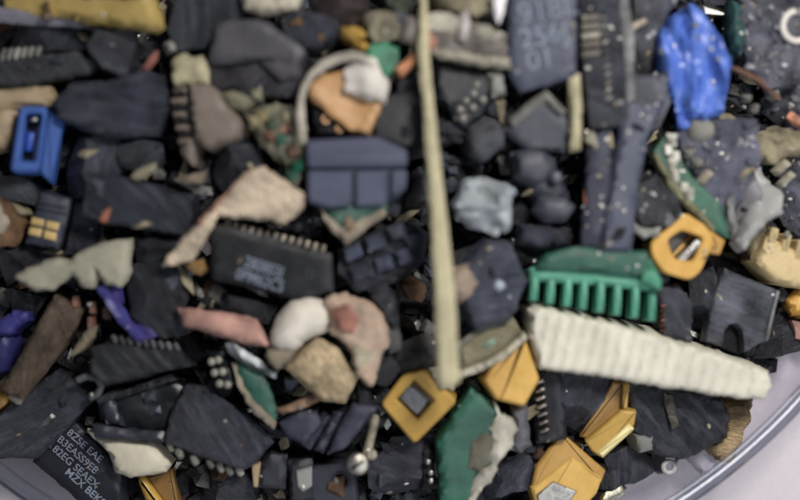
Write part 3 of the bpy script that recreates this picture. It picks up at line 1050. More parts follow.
t = T('board_scrap', 'circuit board', 'green board scrap with a whitish broken edge peeking from under the grey socket', (350, 218), 1.35, [(322, 200), (392, 196), (384, 214), (345, 242)], (0, 0))
t.slab('board', [(318, 196), (392, 192), (386, 212), (346, 240), (328, 222)], -.02, .14, M((20, 68, 55), 'pcb'), edge=.02, jag=.01)
t.slab('torn_fibre', [(320, 206), (330, 218), (344, 228), (384, 208), (384, 215), (346, 243), (326, 226)], .04, .16, M((166, 152, 132), 'torn'), edge=.04, bump=.04, jag=.03)
t.slab('torn_fibre', [(343, 232), (346, 217), (352, 216), (356, 228), (350, 234)], .05, .12, M((160, 134, 106), 'torn'), edge=.04, jag=.02)

t = T('board_sliver', 'circuit board', 'leaning green board with a pale sawn edge above the scored chip', (256, 396), 1.2, [(234, 360), (262, 374), (278, 412), (274, 428), (250, 406), (238, 382)], (0, 6))
t.slab('board', [(236, 360), (263, 374), (278, 412), (274, 424), (254, 404), (240, 382)], 0, .18, M((20, 70, 54), 'pcb'), edge=.02, jag=.012)
t.slab('sawn_edge', [(233, 362), (240, 366), (244, 386), (258, 404), (276, 422), (274, 430), (252, 410), (238, 386)], .03, .25, M((168, 154, 132), 'torn'), edge=.03, bump=.03, jag=.015)

t = T('populated_board', 'circuit board', 'narrow green board edge strewn with tiny whitish solder parts above the yellow hook', (692, 186), 1.5,
      [(654, 152), (668, 134), (692, 178), (722, 206), (730, 238), (714, 230), (690, 206), (672, 186)], (0, 4))
t.slab('board', [(654, 152), (667, 134), (692, 176), (722, 204), (731, 238), (715, 230), (690, 206), (672, 188)], 0, .16, M((20, 77, 57), 'pcb'), edge=.02, jag=.01, bump=.01)
t.slab('sawn_edge', [(653, 154), (658, 156), (674, 182), (692, 202), (716, 226), (714, 231), (690, 208), (670, 188)], .03, .2, M((150, 146, 110), 'torn'), edge=.03, bump=.03, jag=.01)
for x, y, s_ in ((671, 140, 7), (672, 164, 6), (673, 175, 7), (667, 150, 5), (688, 194, 7), (684, 187, 5), (676, 156, 5)):
    t.slab('solder_part', [(x - s_ * .7, y - s_), (x + s_ * .7, y - s_ * .8), (x + s_ * .6, y + s_), (x - s_ * .6, y + s_ * .8)], .08, .1, M((196, 192, 176), 'smooth'), edge=.05, bump=.02, jag=.01)

S('board_chip', 'circuit board', 'small bright green board chip beside the torn tan cup', [(370, 44), (388, 41), (402, 46), (398, 62), (388, 77), (376, 66), (366, 58)], 1.6, (26, 104, 74), 'pcb', th=.2, edge=.03)
S('green_fleck', 'crumb', 'small green plastic fleck at the far picture edge above the peach elbow', [(-8, 74), (6, 77), (10, 90), (-8, 94)], 1.0, (24, 96, 74), 'pcb', th=.2)
S('green_crumb', 'crumb', 'dull dark green crumb wedged behind the blue blob', [(732, -6), (744, -4), (748, 30), (742, 52), (732, 44)], 1.4, (34, 66, 62), 'matte', edge=.08, dome=.05)

t = T('mixed_scrap', 'circuit board', 'crumbly board scrap speckled beige, green and pink beside the grey socket', (276, 142), 1.3, [(244, 114), (276, 102), (302, 110), (306, 150), (298, 187), (284, 166), (258, 142)], (0, 2))
t.slab('board', [(244, 114), (276, 102), (302, 110), (306, 150), (298, 187), (284, 166), (258, 142)], 0, .2, M((128, 124, 104), 'crumbly'), edge=.05, bump=.08, bsc=7, jag=.03)
for i, (x, y, cl) in enumerate(((262, 116, (168, 152, 104)), (272, 124, (96, 112, 92)), (286, 128, (158, 122, 100)), (280, 140, (60, 104, 88)), (292, 150, (176, 138, 118)), (296, 166, (24, 96, 72)),
                                (286, 118, (176, 164, 134)), (300, 128, (190, 180, 160)), (268, 136, (140, 100, 80)), (288, 140, (120, 130, 110)), (254, 122, (190, 176, 136)), (292, 176, (60, 104, 84)))):
    t.slab('crust', [(x - 6, y - 5), (x + 5, y - 6), (x + 7, y + 4), (x - 3, y + 7)], .05 + .01 * (i % 3), .1, M(cl, 'torn'), edge=.05, bump=.03, jag=.03)

t = T('edge_strip', 'circuit board', 'cream edged board strip between the long stick and the yellow wedge', (492, 342), 1.3, [(456, 346), (476, 330), (514, 316), (525, 334), (502, 356), (464, 374)], (0, 0))
t.slab('board', [(458, 346), (478, 330), (514, 318), (524, 334), (502, 354), (464, 370)], -.03, .2, M((150, 142, 112), 'torn'), edge=.03, bump=.03, jag=.015)
t.slab('green_stain', [(482, 340), (500, 334), (496, 350), (484, 352)], -.005, .1, M((96, 112, 92), 'pcb'), edge=.03, jag=.02)
t.slab('pale_lip', [(458, 372), (484, 362), (506, 350), (524, 333), (527, 338), (506, 358), (482, 370), (460, 378)], .05, .3, M((204, 196, 172), 'torn'), edge=.03, bump=.02, jag=.01)
t.slab('pale_lip', [(454, 346), (478, 328), (500, 322), (500, 326), (478, 334), (458, 350)], .03, .3, M((120, 116, 104), 'torn'), edge=.03, bump=.02, jag=.01)

# fibrous board in the upper middle
t = T('fibrous_board', 'circuit board', 'torn grey beige fibrous board split in layers at the top of the long stick', (466, 40), 1.6, [(402, 16), (436, 14), (506, 30), (512, 66), (472, 62), (430, 52), (404, 44)], (0, 3))
t.slab('board', [(402, 16), (436, 13), (507, 30), (511, 60), (472, 56), (428, 50), (402, 42)], 0, .16, M((138, 130, 124), 'fibre'), edge=.04, bump=.05, bsc=4, jag=.04, rib=(75, .13, .02))
t.slab('torn_layer', [(418, 14), (440, 12), (474, 22), (506, 32), (500, 40), (460, 34), (424, 30)], .06, .1, M((204, 197, 178), 'fibre'), edge=.03, bump=.04, jag=.04)
t.slab('torn_layer', [(430, 46), (474, 54), (510, 58), (512, 68), (476, 64), (436, 56)], .03, .14, M((192, 184, 164), 'fibre'), edge=.03, bump=.04, jag=.03)
t.slab('red_stain', [(417, 36), (432, 34), (440, 46), (424, 50)], .03, .1, M((170, 118, 100), 'torn'), edge=.04, jag=.02)

# the long stick
S('cream_stick', 'stick', 'very long thin cream plastic stick standing out across the middle of the pile',
  [(420, -8), (427, -8), (430, 60), (437, 130), (446, 210), (455, 290), (460, 380), (450, 388), (438, 384), (435, 300), (430, 210), (424, 120), (418, 50)], 3.0, (184, 174, 138), 'matte', th=.16,
  tilt=(-2, 0), edge=.03, bump=.006, jag=.006, step=.035)
S('cream_stick', 'stick', 'short upright cream stick beside the tall pin chip', [(569, 76), (580, 74), (583, 110), (582, 150), (571, 152)], 1.9, (182, 172, 136), 'moulded', th=.16, edge=.04, bump=.012, jag=.006)
S('cream_chip', 'crumb', 'small rounded cream crumb touching the short cream stick', [(587, 128), (594, 130), (600, 146), (595, 150), (586, 138)], 1.5, (168, 160, 140), 'matte', th=.16, edge=.05)

# blue, purple and bright pieces
bm = bmesh.new()
S('blue_blob', 'shard', 'glossy wrinkled royal blue plastic blob with a torn tail', [(672, 16), (694, 0), (712, 18), (728, 46), (735, 58), (731, 88), (728, 110), (708, 122), (693, 116), (694, 128), (679, 124), (677, 102), (666, 76), (660, 36)], 2.3, (70, 106, 194), 'smooth',
  smooth=1, th=.35, edge=.10, bump=.03, bsc=2, jag=.022, crease=(14, 5.5, 1.5, .13), dome=.06, und=.25, step=.034, tilt=(2, -5))
S('purple_strip', 'strip', 'slim purple plastic strip curving down from the torn cream plate', [(94, 288), (102, 286), (111, 303), (123, 322), (140, 340), (136, 343), (118, 326), (105, 308)], 1.7, (64, 60, 128), 'moulded', smooth=2, th=.16, edge=.04, bump=.01, jag=.006)
S('purple_scrap', 'shard', 'deep purple scrap lying below the slim purple strip', [(128, 322), (152, 320), (158, 336), (140, 344), (130, 340)], 1.0, (48, 42, 100), 'moulded', th=.2)
S('purple_scrap', 'shard', 'dark violet scrap behind the upper end of the slim purple strip', [(106, 288), (116, 286), (118, 304), (110, 304)], 1.2, (50, 46, 108), 'moulded', th=.2)
S('violet_chunk', 'shard', 'blue violet folded chunk at the picture edge beside the brown stick', [(-8, 322), (10, 312), (26, 312), (24, 322), (6, 336), (-8, 338)], 1.5, (50, 48, 116), 'moulded', th=.25, edge=.06, und=.1)
S('violet_chunk', 'shard', 'dark violet chunk below the folded blue violet one', [(-8, 338), (10, 334), (14, 346), (8, 372), (-8, 380)], 1.0, (42, 42, 96), 'moulded', th=.25, edge=.06, und=.1)

# ochre strip
S('ochre_strip', 'strip', 'long mustard yellow strip along the top edge of the picture', [(-8, -8), (70, -6), (120, 0), (150, -4), (156, 8), (161, 26), (153, 30), (120, 25), (60, 14), (-8, 12)], 1.9, (184, 156, 78), 'moulded', th=.2, edge=.05, bump=.02, jag=.02)
S('lavender_strip', 'strip', 'grey lavender strip peeping out below the mustard yellow strip', [(-8, 8), (60, 12), (104, 22), (98, 28), (40, 26), (-8, 22)], 1.4, (112, 110, 120), 'moulded', th=.2)
S('brown_twig', 'sliver', 'brown sliver standing across the mustard yellow strip', [(44, 0), (48, 0), (51, 18), (45, 19)], 2.1, (96, 72, 46), 'torn', th=.1, edge=.02)
S('gold_crumb', 'crumb', 'shiny golden crumb at the lower edge of the mustard yellow strip', [(68, 12), (75, 11), (80, 18), (74, 22), (68, 18)], 1.8, (206, 170, 96), 'metal', th=.12, edge=.05)
# peach / cream / tan / pink
t = T('peach_elbow', 'shard', 'peach coloured bent strip behind the bright blue connector', (22, 110), 1.5, [(-8, 90), (46, 85), (53, 100), (44, 112), (20, 108), (8, 140), (-8, 142)], (0, 4))
t.slab('arm', [(-8, 90), (30, 86), (48, 85), (53, 100), (46, 107), (20, 108), (-8, 112)], 0, .25, M((176, 152, 118), 'moulded'), edge=.06, bump=.02, jag=.012)
t.slab('leg', [(-8, 108), (16, 106), (10, 136), (2, 148), (-8, 150)], -.04, .25, M((158, 136, 106), 'moulded'), edge=.05, bump=.02, jag=.012)
t = T('peach_sheet', 'shard', 'peach coloured torn sheet with a reddish edge tapering to a cream tip', (238, 212), 1.9, [(246, 172), (262, 167), (303, 197), (298, 214), (282, 228), (216, 224), (206, 240), (186, 263), (160, 267), (166, 254), (188, 230), (214, 205)], (5, -4))
t.slab('sheet', [(246, 173), (262, 167), (303, 197), (300, 212), (284, 224), (252, 219), (217, 216), (207, 234), (188, 262), (160, 267), (166, 254), (188, 230), (214, 205)], 0, .14, M((238, 214, 184), 'fibre'), edge=.04, bump=.02, jag=.02, rib=(58, .1, .012), step=.036)
t.slab('red_edge', [(196, 222), (222, 197), (246, 172), (249, 175), (226, 200), (206, 222), (198, 228)], .02, .12, M((182, 134, 112), 'torn'), edge=.03, jag=.015)
S('torn_plate', 'shard', 'greyish cream torn plate with ragged toothed lower edge', [(11, 278), (25, 269), (56, 258), (68, 263), (76, 254), (96, 244), (129, 239), (126, 274), (118, 288), (104, 285), (94, 270), (91, 288), (82, 288), (70, 276), (50, 291), (30, 291)], 1.9, (176, 170, 148), 'matte',
  th=.16, edge=.04, bump=.02, jag=.02, tilt=(3, -3), smooth=0)
S('cream_shard', 'shard', 'smooth cream shard with a bitten edge above the yellow rod', [(86, 434), (110, 438), (150, 444), (171, 466), (165, 474), (130, 480), (114, 474), (108, 456)], 1.4, (206, 196, 172), 'moulded', th=.25, tilt=(6, 4), edge=.08, bump=.02, jag=.01, und=.1)
t = T('white_lump', 'shard', 'domed pinkish white cap with a dull beige stub above the tan fibrous block', (296, 328), 1.95, [(264, 362), (270, 322), (284, 301), (300, 296), (318, 302), (327, 320), (322, 332), (302, 342), (290, 362), (274, 368)], (0, -3))
t.slab('cap', [(267, 344), (272, 320), (288, 301), (310, 295), (326, 308), (330, 322), (320, 334), (302, 342), (292, 352), (276, 353)], 0, .4, M((226, 216, 200), 'matte'), smooth=1, edge=.12, bump=.03, jag=.012, dome=.12)
t.slab('stub', [(263, 346), (276, 344), (292, 350), (288, 366), (273, 371), (261, 358)], -.1, .3, M((160, 146, 124), 'torn'), edge=.06, bump=.03)
S('fibre_block', 'shard', 'tan fibrous block split along its grain below the white lump', [(286, 368), (316, 337), (338, 349), (358, 378), (345, 403), (322, 400)], 1.7, (216, 190, 148), 'fibre', th=.35, edge=.05, bump=.03, jag=.012, rib=(-50, .09, .02), tilt=(-4, 4))
S('pink_scrap', 'shard', 'torn pink and cream scrap with ragged corners next to the white lump', [(323, 299), (346, 296), (378, 312), (389, 346), (378, 357), (372, 386), (358, 378), (350, 352), (328, 332)], 1.8, (220, 188, 162), 'torn', th=.2, edge=.05, bump=.06, jag=.035, und=.1, tilt=(4, -3))
S('red_patch', 'crumb', 'brick red stain flake on the torn pink scrap', [(330, 312), (348, 306), (366, 318), (372, 336), (354, 340), (336, 330)], 1.92, (184, 124, 106), 'torn', th=.08, edge=.05, bump=.04, jag=.04)
S('cream_patch', 'crumb', 'cream flake stuck on the torn pink scrap', [(346, 336), (364, 344), (386, 346), (378, 358), (370, 384), (356, 376), (350, 352)], 1.95, (212, 198, 168), 'torn', th=.1, edge=.06, bump=.05, jag=.03)
S('pink_strip', 'strip', 'salmon pink strip lying left of the white lump', [(177, 308), (198, 309), (254, 319), (268, 346), (246, 344), (206, 331), (183, 326)], 1.8, (202, 152, 136), 'torn', th=.2, edge=.07, bump=.03, jag=.015, tilt=(-3, 3))
S('pink_twig', 'sliver', 'pinkish cream twig under the tan fibrous block', [(276, 411), (296, 404), (322, 392), (328, 396), (308, 408), (282, 416)], 1.5, (184, 146, 116), 'torn', th=.12, edge=.04, jag=.01)
S('silver_strip', 'strip', 'bent silver grey metal strip under the pink strip', [(226, 344), (234, 343), (252, 356), (278, 372), (276, 380), (250, 368), (230, 354)], 1.4, (150, 152, 156), 'metal', th=.1, edge=.04, jag=.008, und=.1)
S('brown_stick', 'stick', 'square brown stick end leaning beside the violet chunks', [(54, 296), (66, 300), (82, 312), (74, 330), (44, 372), (22, 402), (0, 392), (20, 356), (40, 320)], 1.7, (106, 90, 76), 'fibre', th=.4, edge=.05, bump=.03, jag=.012, rib=(-55, .16, .02), tilt=(4, 8))
S('pale_chip', 'crumb', 'small whitish chip at the lower end of the brown stick', [(6, 384), (16, 376), (22, 396), (16, 404), (8, 398)], 1.5, (176, 166, 150), 'matte', th=.14)
for i, (x, y) in enumerate(((74, 300), (91, 306), (89, 322), (104, 312))):
    S('copper_pin', 'pin', ('copper pin stub at the top of the brown stick', 'upper copper pin stub below the torn cream plate', 'lower copper pin stub in the gap right of the brown stick', 'copper pin stub nearest the slim purple strip')[i],
      quad((x, y - 5), (x + 1, y + 6), 5), 1.05, (138, 92, 72), 'scuffed', th=.12, edge=.025, jag=.006)
S('ragged_fibre', 'sliver', 'ragged grey cream fibre hanging right of the brown stick', [(86, 330), (94, 326), (92, 338), (80, 352), (70, 356), (76, 344)], 1.3, (150, 136, 112), 'torn', th=.1, jag=.02)
S('cream_scrap', 'shard', 'flat cream scrap cut by the top edge above the brown box', [(238, -8), (300, -8), (295, 7), (260, 11), (244, 6)], 1.7, (200, 190, 168), 'matte', th=.2, edge=.06, bump=.02, jag=.012)
S('cream_tuft', 'crumb', 'ragged straw coloured crumb above the notched brown connector', [(169, 58), (180, 50), (196, 52), (206, 60), (204, 78), (190, 82), (176, 84), (170, 74)], 1.5, (186, 176, 140), 'torn', th=.2, edge=.06, bump=.06, jag=.04)
S('grey_pebble', 'crumb', 'small rounded grey pebble above the straw coloured crumb', [(163, 44), (170, 40), (178, 44), (176, 52), (168, 54)], 1.4, (150, 148, 140), 'matte', th=.18, edge=.08, dome=.04)
S('olive_crumb', 'crumb', 'olive grey crumb under the brown box', [(220, 92), (240, 86), (262, 86), (262, 96), (244, 106), (230, 104)], 1.5, (136, 132, 106), 'torn', th=.2, edge=.06)
S('red_sliver', 'sliver', 'thin dull red sliver in the dark above the large slate plate', [(141, 68), (149, 55), (155, 50), (154, 58), (146, 68)], 1.3, (168, 106, 92), 'torn', th=.08, edge=.02, jag=.006)
S('orange_tag', 'sliver', 'rusty orange sliver across the long dark chip', [(100, 214), (110, 201), (115, 199), (113, 209), (107, 222), (101, 221)], 1.7, (158, 96, 72), 'torn', th=.08, edge=.02, jag=.006)
S('cream_twig', 'sliver', 'small cream stub above the long dark chip', [(131, 178), (136, 172), (155, 163), (156, 170), (138, 181)], 1.6, (164, 156, 128), 'torn', th=.12, edge=.03, jag=.008)
S('brown_tangle', 'shard', 'brown and white ragged scrap at the picture edge below the blue connector', [(-8, 198), (8, 202), (26, 214), (24, 232), (16, 248), (-8, 250)], 1.2, (112, 84, 58), 'crumbly', th=.25, bump=.08, jag=.03)
S('white_fold', 'crumb', 'whitish folded flake on the brown ragged scrap', [(-8, 202), (4, 204), (10, 222), (2, 234), (-8, 230)], 1.4, (180, 168, 148), 'torn', th=.12, und=.1)
S('straw_sliver', 'sliver', 'straw coloured sliver beside the gold pad board', [(8, 202), (26, 208), (30, 214), (20, 214)], 1.3, (156, 144, 110), 'torn', th=.1)
S('grey_sliver', 'sliver', 'beige grey sliver above the tip of the peach sheet', [(172, 180), (190, 176), (206, 172), (200, 184), (184, 184)], 1.2, (140, 126, 108), 'torn', th=.12, und=.1, jag=.02)
S('golden_flake', 'crumb', 'golden brown flake under the cream tip of the peach sheet', [(184, 262), (204, 258), (208, 268), (198, 274), (188, 268)], 1.0, (176, 136, 76), 'torn', th=.12, jag=.02)
S('blue_nugget', 'shard', 'rounded pale blue grey nugget right of the long stick', [(454, 204), (466, 186), (486, 182), (505, 186), (520, 192), (512, 206), (510, 226), (496, 238), (474, 234), (458, 220)], 1.5, (146, 153, 158), 'moulded', smooth=1, th=.3, edge=.06, bump=.05, jag=.03, crease=(80, 4, 2.5, .12), und=.15)
S('cream_curl', 'crumb', 'cream and pink curl peeping from behind the long stick', [(452, 268), (468, 264), (480, 282), (474, 300), (460, 304), (450, 290)], 1.4, (170, 148, 130), 'torn', th=.2, edge=.08, und=.15)
S('tan_tuft', 'shard', 'tan fibrous tuft under the rounded end of the cream bar', [(728, 406), (748, 400), (756, 398), (752, 420), (744, 440), (738, 460), (722, 462), (712, 446), (726, 432)], 1.3, (206, 176, 128), 'fibre', th=.25, bump=.06, jag=.04, edge=.06)
S('cream_crumble', 'crumb', 'crumbly straw coloured lump near the picture edge above the crumpled sheet', [(756, 142), (768, 132), (784, 126), (804, 134), (806, 152), (790, 158), (772, 164), (758, 158)], 1.6, (168, 156, 124), 'crumbly', th=.25, bump=.12, bsc=7, jag=.04)
S('pale_bar', 'sliver', 'upper of two small pale bars under the straw coloured lump', quad((778, 174), (790, 162), 7), 1.6, (160, 152, 132), 'matte', th=.12, edge=.04, jag=.008)
S('pale_bar', 'sliver', 'lower of two small pale bars under the straw coloured lump', quad((782, 184), (795, 172), 7), 1.6, (166, 160, 140), 'matte', th=.12, edge=.04, jag=.008)
S('pale_stub', 'sliver', 'small beige stub lying on the dark board beyond the green edge', quad((701, 184), (712, 171), 7), 1.7, (160, 150, 130), 'matte', th=.12, edge=.04, jag=.008)
t = T('copper_wire', 'wire', 'bent copper wire beside the blue blob', (764, 90), 1.9, None)
bm = bmesh.new(); tube(bm, [t.p(733, 68), t.p(745, 74, .05), t.p(758, 82, .06), t.p(770, 92, .03), t.p(779, 99, 0)], .022, 8)
t.part('wire', bm, M((150, 104, 72), 'scuffed'))
S('copper_stub', 'wire', 'orange copper stub at the picture edge below the bent wire', quad((790, 112), (808, 126), 8), 1.7, (186, 120, 84), 'scuffed', th=.1, edge=.04, jag=.006)
S('copper_stub', 'wire', 'tiny beige wire stub pointing at the blue blob from the tall chip', quad((631, 27), (648, 18), 5), 1.7, (160, 146, 130), 'scuffed', th=.1, edge=.03, jag=.005)
S('copper_twist', 'wire', 'orange copper stub touching the top of the long stick', quad((398, 72), (418, 53), 10), 1.75, (196, 128, 84), 'scuffed', th=.12, edge=.05, jag=.008, rib=(40, .06, .012))
S('orange_fleck', 'crumb', 'tiny orange fleck between the slate bars', [(583, 188), (587, 186), (588, 200), (584, 204)], 1.3, (180, 110, 70), 'torn', th=.08)
t = T('copper_coil', 'wire', 'tiny column of copper beads beside the end of the green comb', (663, 316), 1.0, None)
bm = bmesh.new(); tube(bm, [t.p(663 + 2.5 * math.cos(i * 1.1), 304 + i * .85, .03 * math.sin(i * 1.1)) for i in range(34)], .016, 6)
t.part('coil', bm, M((160, 104, 78), 'metal'))
# two lamp reflections built as pale slivers, then small bright bits
S('lamp_glint', 'sliver', 'lamp glint built as a sliver at the top edge left of the digit chip', [(494, -8), (507, -8), (504, 12), (499, 24), (495, 14)], 2.4, (226, 220, 224), 'smooth', th=.05, edge=.02, bump=.03, jag=.006)
S('glare_smear', 'sliver', 'short upright smear of glare built as a sliver on the fibrous board', [(458, 12), (466, 8), (470, 20), (466, 40), (459, 38)], 2.1, (166, 158, 156), 'smooth', th=.06, edge=.03, jag=.008)
S('chrome_ball', 'bead', 'small shiny grey bead between peach sheet and grey socket', [(293, 224), (298, 218), (305, 220), (307, 228), (301, 234), (294, 231)], 1.5, (130, 134, 146), 'metal', th=.12, edge=.08, dome=.05, jag=.004)
S('grey_cube', 'component', 'small light grey cube under the cream bar', [(636, 437), (654, 435), (657, 451), (640, 454)], 1.3, (122, 120, 116), 'matte', th=.3, edge=.025, jag=.005, smooth=0)
S('gold_foil', 'sliver', 'bright metallic strip at the lower edge beside the large yellow cap', [(600, 496), (622, 486), (626, 490), (624, 496), (606, 508), (598, 508)], .8, (206, 200, 178), 'metal', th=.08, edge=.03)

# ------------------------------------------------------------------ dark and grey plastic
D = S
D('slate_plate', 'plate', 'large flat slate plate below the red sliver near the bright blue connector', [(52, 102), (72, 84), (110, 80), (142, 70), (164, 74), (168, 108), (154, 134), (102, 138), (62, 122)], 1.4, (40, 43, 54), bump=.02, edge=.05, tilt=(3, 4))
D('dark_flake', 'plate', 'big dark blue grey flake at the top edge left of the brown box', [(180, -8), (236, -8), (252, 10), (216, 30), (203, 46), (178, 50), (164, 30), (172, 8)], 1.3, (42, 45, 55), facet=2, tilt=(4, -5))
D('scuffed_board', 'plate', 'scratched dark board standing below the mustard yellow strip', [(95, 30), (132, 28), (136, 40), (126, 78), (102, 66), (86, 46)], 1.3, (50, 50, 57), bump=.03, tilt=(-6, 6), rib=(25, .1, .008))
t = T('side_chip', 'chip', 'dark chip on its side with a zigzag of pale pins at the picture edge', (46, 68), 1.2, [(-8, 48), (76, 50), (99, 62), (95, 73), (10, 87), (-8, 82)], (6, 0))
t.slab('body', [(-8, 56), (50, 54), (78, 52), (99, 63), (94, 74), (10, 88), (-8, 84)], 0, .3, M((45, 46, 50), 'scuffed'), edge=.05, bump=.03, jag=.015)
for i in range(6):
    x = 2 + i * 7
    t.prism('pin', quad((x, 61 - i), (x + 4, 49 - i * .4), 2.6), -.05, .04, M((148, 146, 136), 'scuffed'), .01)
D('black_lump', 'chunk', 'black rounded lump between the lavender strip and the side lying chip', [(-8, 24), (20, 22), (60, 20), (86, 26), (84, 48), (40, 50), (-8, 48)], 1.1, (35, 36, 42), facet=3, bump=.05, edge=.08)
D('cracked_lump', 'chunk', 'angular dark grey lump right of the bright blue connector', [(52, 196), (55, 160), (70, 136), (110, 134), (118, 170), (88, 190), (66, 198)], 1.35, (43, 45, 52), facet=5, bump=.05, edge=.05)
D('dark_lump', 'chunk', 'dull dark lump below the bright blue connector at the picture edge', [(-8, 174), (20, 176), (38, 188), (34, 206), (4, 200), (-8, 198)], 1.2, (40, 41, 45), facet=3, bump=.05)
D('long_chip', 'chip', 'long dark slate chip lying across below the cream stub', [(85, 174), (101, 173), (194, 196), (187, 237), (98, 222), (82, 214)], 1.55, (38, 42, 54), bump=.015, edge=.04, smooth=0, jag=.012, tilt=(3, 3))
D('dark_cobble', 'chunk', 'dark rounded chunk between the slate plate and the cream stub', [(115, 150), (140, 142), (164, 146), (168, 168), (140, 172), (120, 168)], 1.1, (40, 42, 49), facet=3, bump=.05)
D('black_crag', 'chunk', 'craggy black chunk between the torn cream plate and the pink strip', [(122, 274), (146, 262), (176, 268), (190, 292), (182, 316), (190, 340), (160, 342), (132, 320)], 1.35, (31, 32, 38), facet=5, bump=.08, edge=.04)
D('black_crag', 'chunk', 'low black chunk below the printed chip', [(196, 286), (240, 296), (276, 306), (262, 322), (214, 312), (196, 304)], .9, (26, 27, 32), facet=4, bump=.06)
t = T('serrated_chip', 'chip', 'black chip with a serrated row of dull pins below the slim purple strip', (138, 360), 1.4, [(88, 344), (112, 336), (180, 346), (192, 366), (150, 372), (104, 384), (90, 372)], (-5, 3))
t.slab('body', [(90, 348), (114, 340), (178, 348), (192, 366), (150, 374), (104, 386), (90, 374)], 0, .3, M((33, 34, 38), 'scuffed'), edge=.04, bump=.03, jag=.015)
for i in range(9):
    q = lerp((114, 338), (176, 346), i / 8)
    t.prism('pin', quad((q[0] - 2, q[1] - 3), (q[0] + 2, q[1] + 5), 4.5), -.1, .03, M((87, 85, 84), 'scuffed'), .02, .02)
t = T('hollow_block', 'component', 'black glossy block with sunken chambers left of the scored chip', (138, 412), 1.15, [(90, 398), (110, 388), (166, 376), (184, 388), (170, 420), (164, 442), (96, 436)], (-3, 0))
t.slab('body', [(92, 398), (112, 390), (168, 376), (184, 390), (170, 420), (164, 438), (95, 434)], -.1, .3, M((22, 23, 26), 'smooth'), edge=.03, bump=.05, facet=2, jag=.015)
t.slab('ledge', [(92, 424), (130, 430), (166, 432), (164, 442), (94, 438)], .0, .3, M((46, 47, 54), 'smooth'), edge=.03, bump=.02, jag=.012)
t.slab('rail', [(92, 398), (130, 388), (170, 374), (176, 380), (140, 392), (98, 404)], .0, .3, M((38, 39, 44), 'scuffed'), edge=.03, bump=.03, jag=.015)
t.slab('bracket', [(100, 398), (110, 396), (122, 426), (104, 424)], -.03, .2, M((42, 43, 52), 'smooth'), edge=.03, facet=1)
for pl in ([(140, 394), (152, 392), (154, 402), (142, 404)], [(146, 408), (158, 406), (160, 414), (149, 416)]):
    t.slab('boss', pl, -.05, .2, M((60, 62, 70), 'smooth'), edge=.04, jag=.01)
t = T('bent_clip', 'component', 'small grey plastic loop at the corner of the dark slanted plate', (92, 388), 1.35, None, (0, 0))
bm = bmesh.new(); tube(bm, [t.p(78, 380), t.p(88, 376, .03), t.p(98, 378, .03), t.p(102, 386, .02), t.p(98, 394), t.p(90, 398, -.04)], .035, 8)
t.part('loop', bm, M((77, 77, 79), 'moulded'))
D('slanted_plate', 'plate', 'large flat dark plate slanting at the lower picture corner above the dish wall', [(-8, 418), (56, 371), (96, 397), (34, 460), (-8, 460)], 1.2, (45, 47, 55), bump=.012, edge=.04, jag=.012, tilt=(3, -2))
t = T('navy_block', 'component', 'knobbly navy black block of square studs left of the long stick', (380, 258), 1.1, [(336, 250), (362, 236), (398, 226), (424, 236), (420, 262), (392, 282), (356, 292), (336, 276)], (3, -4))
t.slab('base', [(336, 250), (362, 236), (398, 224), (426, 236), (420, 264), (392, 284), (356, 294), (336, 276)], -.1, .3, M((26, 28, 36), 'scuffed'), edge=.03, bump=.05)
for qx, qy, w_ in ((352, 252, 15), (374, 243, 15), (396, 233, 15), (414, 242, 14), (360, 274, 17), (384, 264, 15), (404, 257, 14)):
    t.slab('stud', quad((qx - w_ * .5, qy + w_ * .2), (qx + w_ * .5, qy - w_ * .2), w_), .0, .2, M((50, 54, 70), 'scuffed'), edge=.03, bump=.03, jag=.015, facet=1)
D('grey_hook', 'chunk', 'dull grey curved chunk right of the torn pink scrap', [(368, 290), (386, 284), (400, 304), (402, 336), (390, 344), (384, 316), (372, 304)], 1.2, (50, 51, 57), facet=2, edge=.08, dome=.05)
D('black_chip', 'chip', 'glossy black chip half hidden between the torn cup and the long stick', [(362, 100), (394, 90), (426, 84), (428, 140), (404, 150), (376, 144)], 1.1, (26, 27, 31), 'moulded', tilt=(-4, -3), bump=.01, edge=.04, smooth=0)
D('black_chip', 'chip', 'black flat chip right of the long stick under the fibrous board', [(434, 60), (470, 66), (500, 74), (486, 100), (450, 108), (438, 100)], .75, (23, 24, 29), 'plastic', bump=.01, edge=.04)
D('pale_tab', 'shard', 'pale grey tab at the corner of the digit chip', [(488, 72), (504, 68), (507, 94), (494, 96)], 1.2, (136, 136, 130), 'matte', edge=.05)
t = T('potted_part', 'component', 'dark round component top with two brown rusty lumps behind the torn cup', (308, 28), 1.3, [(276, 12), (300, 4), (336, 16), (344, 38), (318, 50), (284, 46)], (0, 0))
t.slab('body', [(276, 14), (300, 6), (338, 18), (344, 38), (318, 50), (284, 46)], 0, .3, M((36, 38, 47), 'scuffed'), edge=.1, bump=.04)
for q in ([(288, 20), (297, 15), (306, 20), (308, 26), (300, 28), (292, 26)], [(314, 34), (321, 30), (327, 36), (322, 42), (316, 41)]):
    t.slab('rusty_lump', q, .04, .1, M((150, 108, 62), 'crumbly'), edge=.06, bump=.05, jag=.02)
D('brown_rubble', 'chunk', 'dark brown crumbly chunk at the top edge above the two yellow crumbs', [(304, -8), (356, -8), (366, 8), (352, 24), (322, 22), (310, 10)], 1.3, (62, 52, 50), 'crumbly', bump=.1, bsc=6, jag=.03)
D('fuzzy_crumb', 'crumb', 'fuzzy beige grey crumb at the top beside the fibrous board', [(366, 14), (384, 6), (402, 14), (406, 36), (388, 42), (368, 36)], 1.6, (142, 134, 112), 'fibre', bump=.1, bsc=6, jag=.05)
D('green_wire_scrap', 'crumb', 'greenish straw scrap at the top edge left of the long stick', [(384, -8), (412, -8), (414, 12), (400, 14), (388, 4)], 1.5, (80, 87, 72), 'fibre', bump=.05, jag=.03)
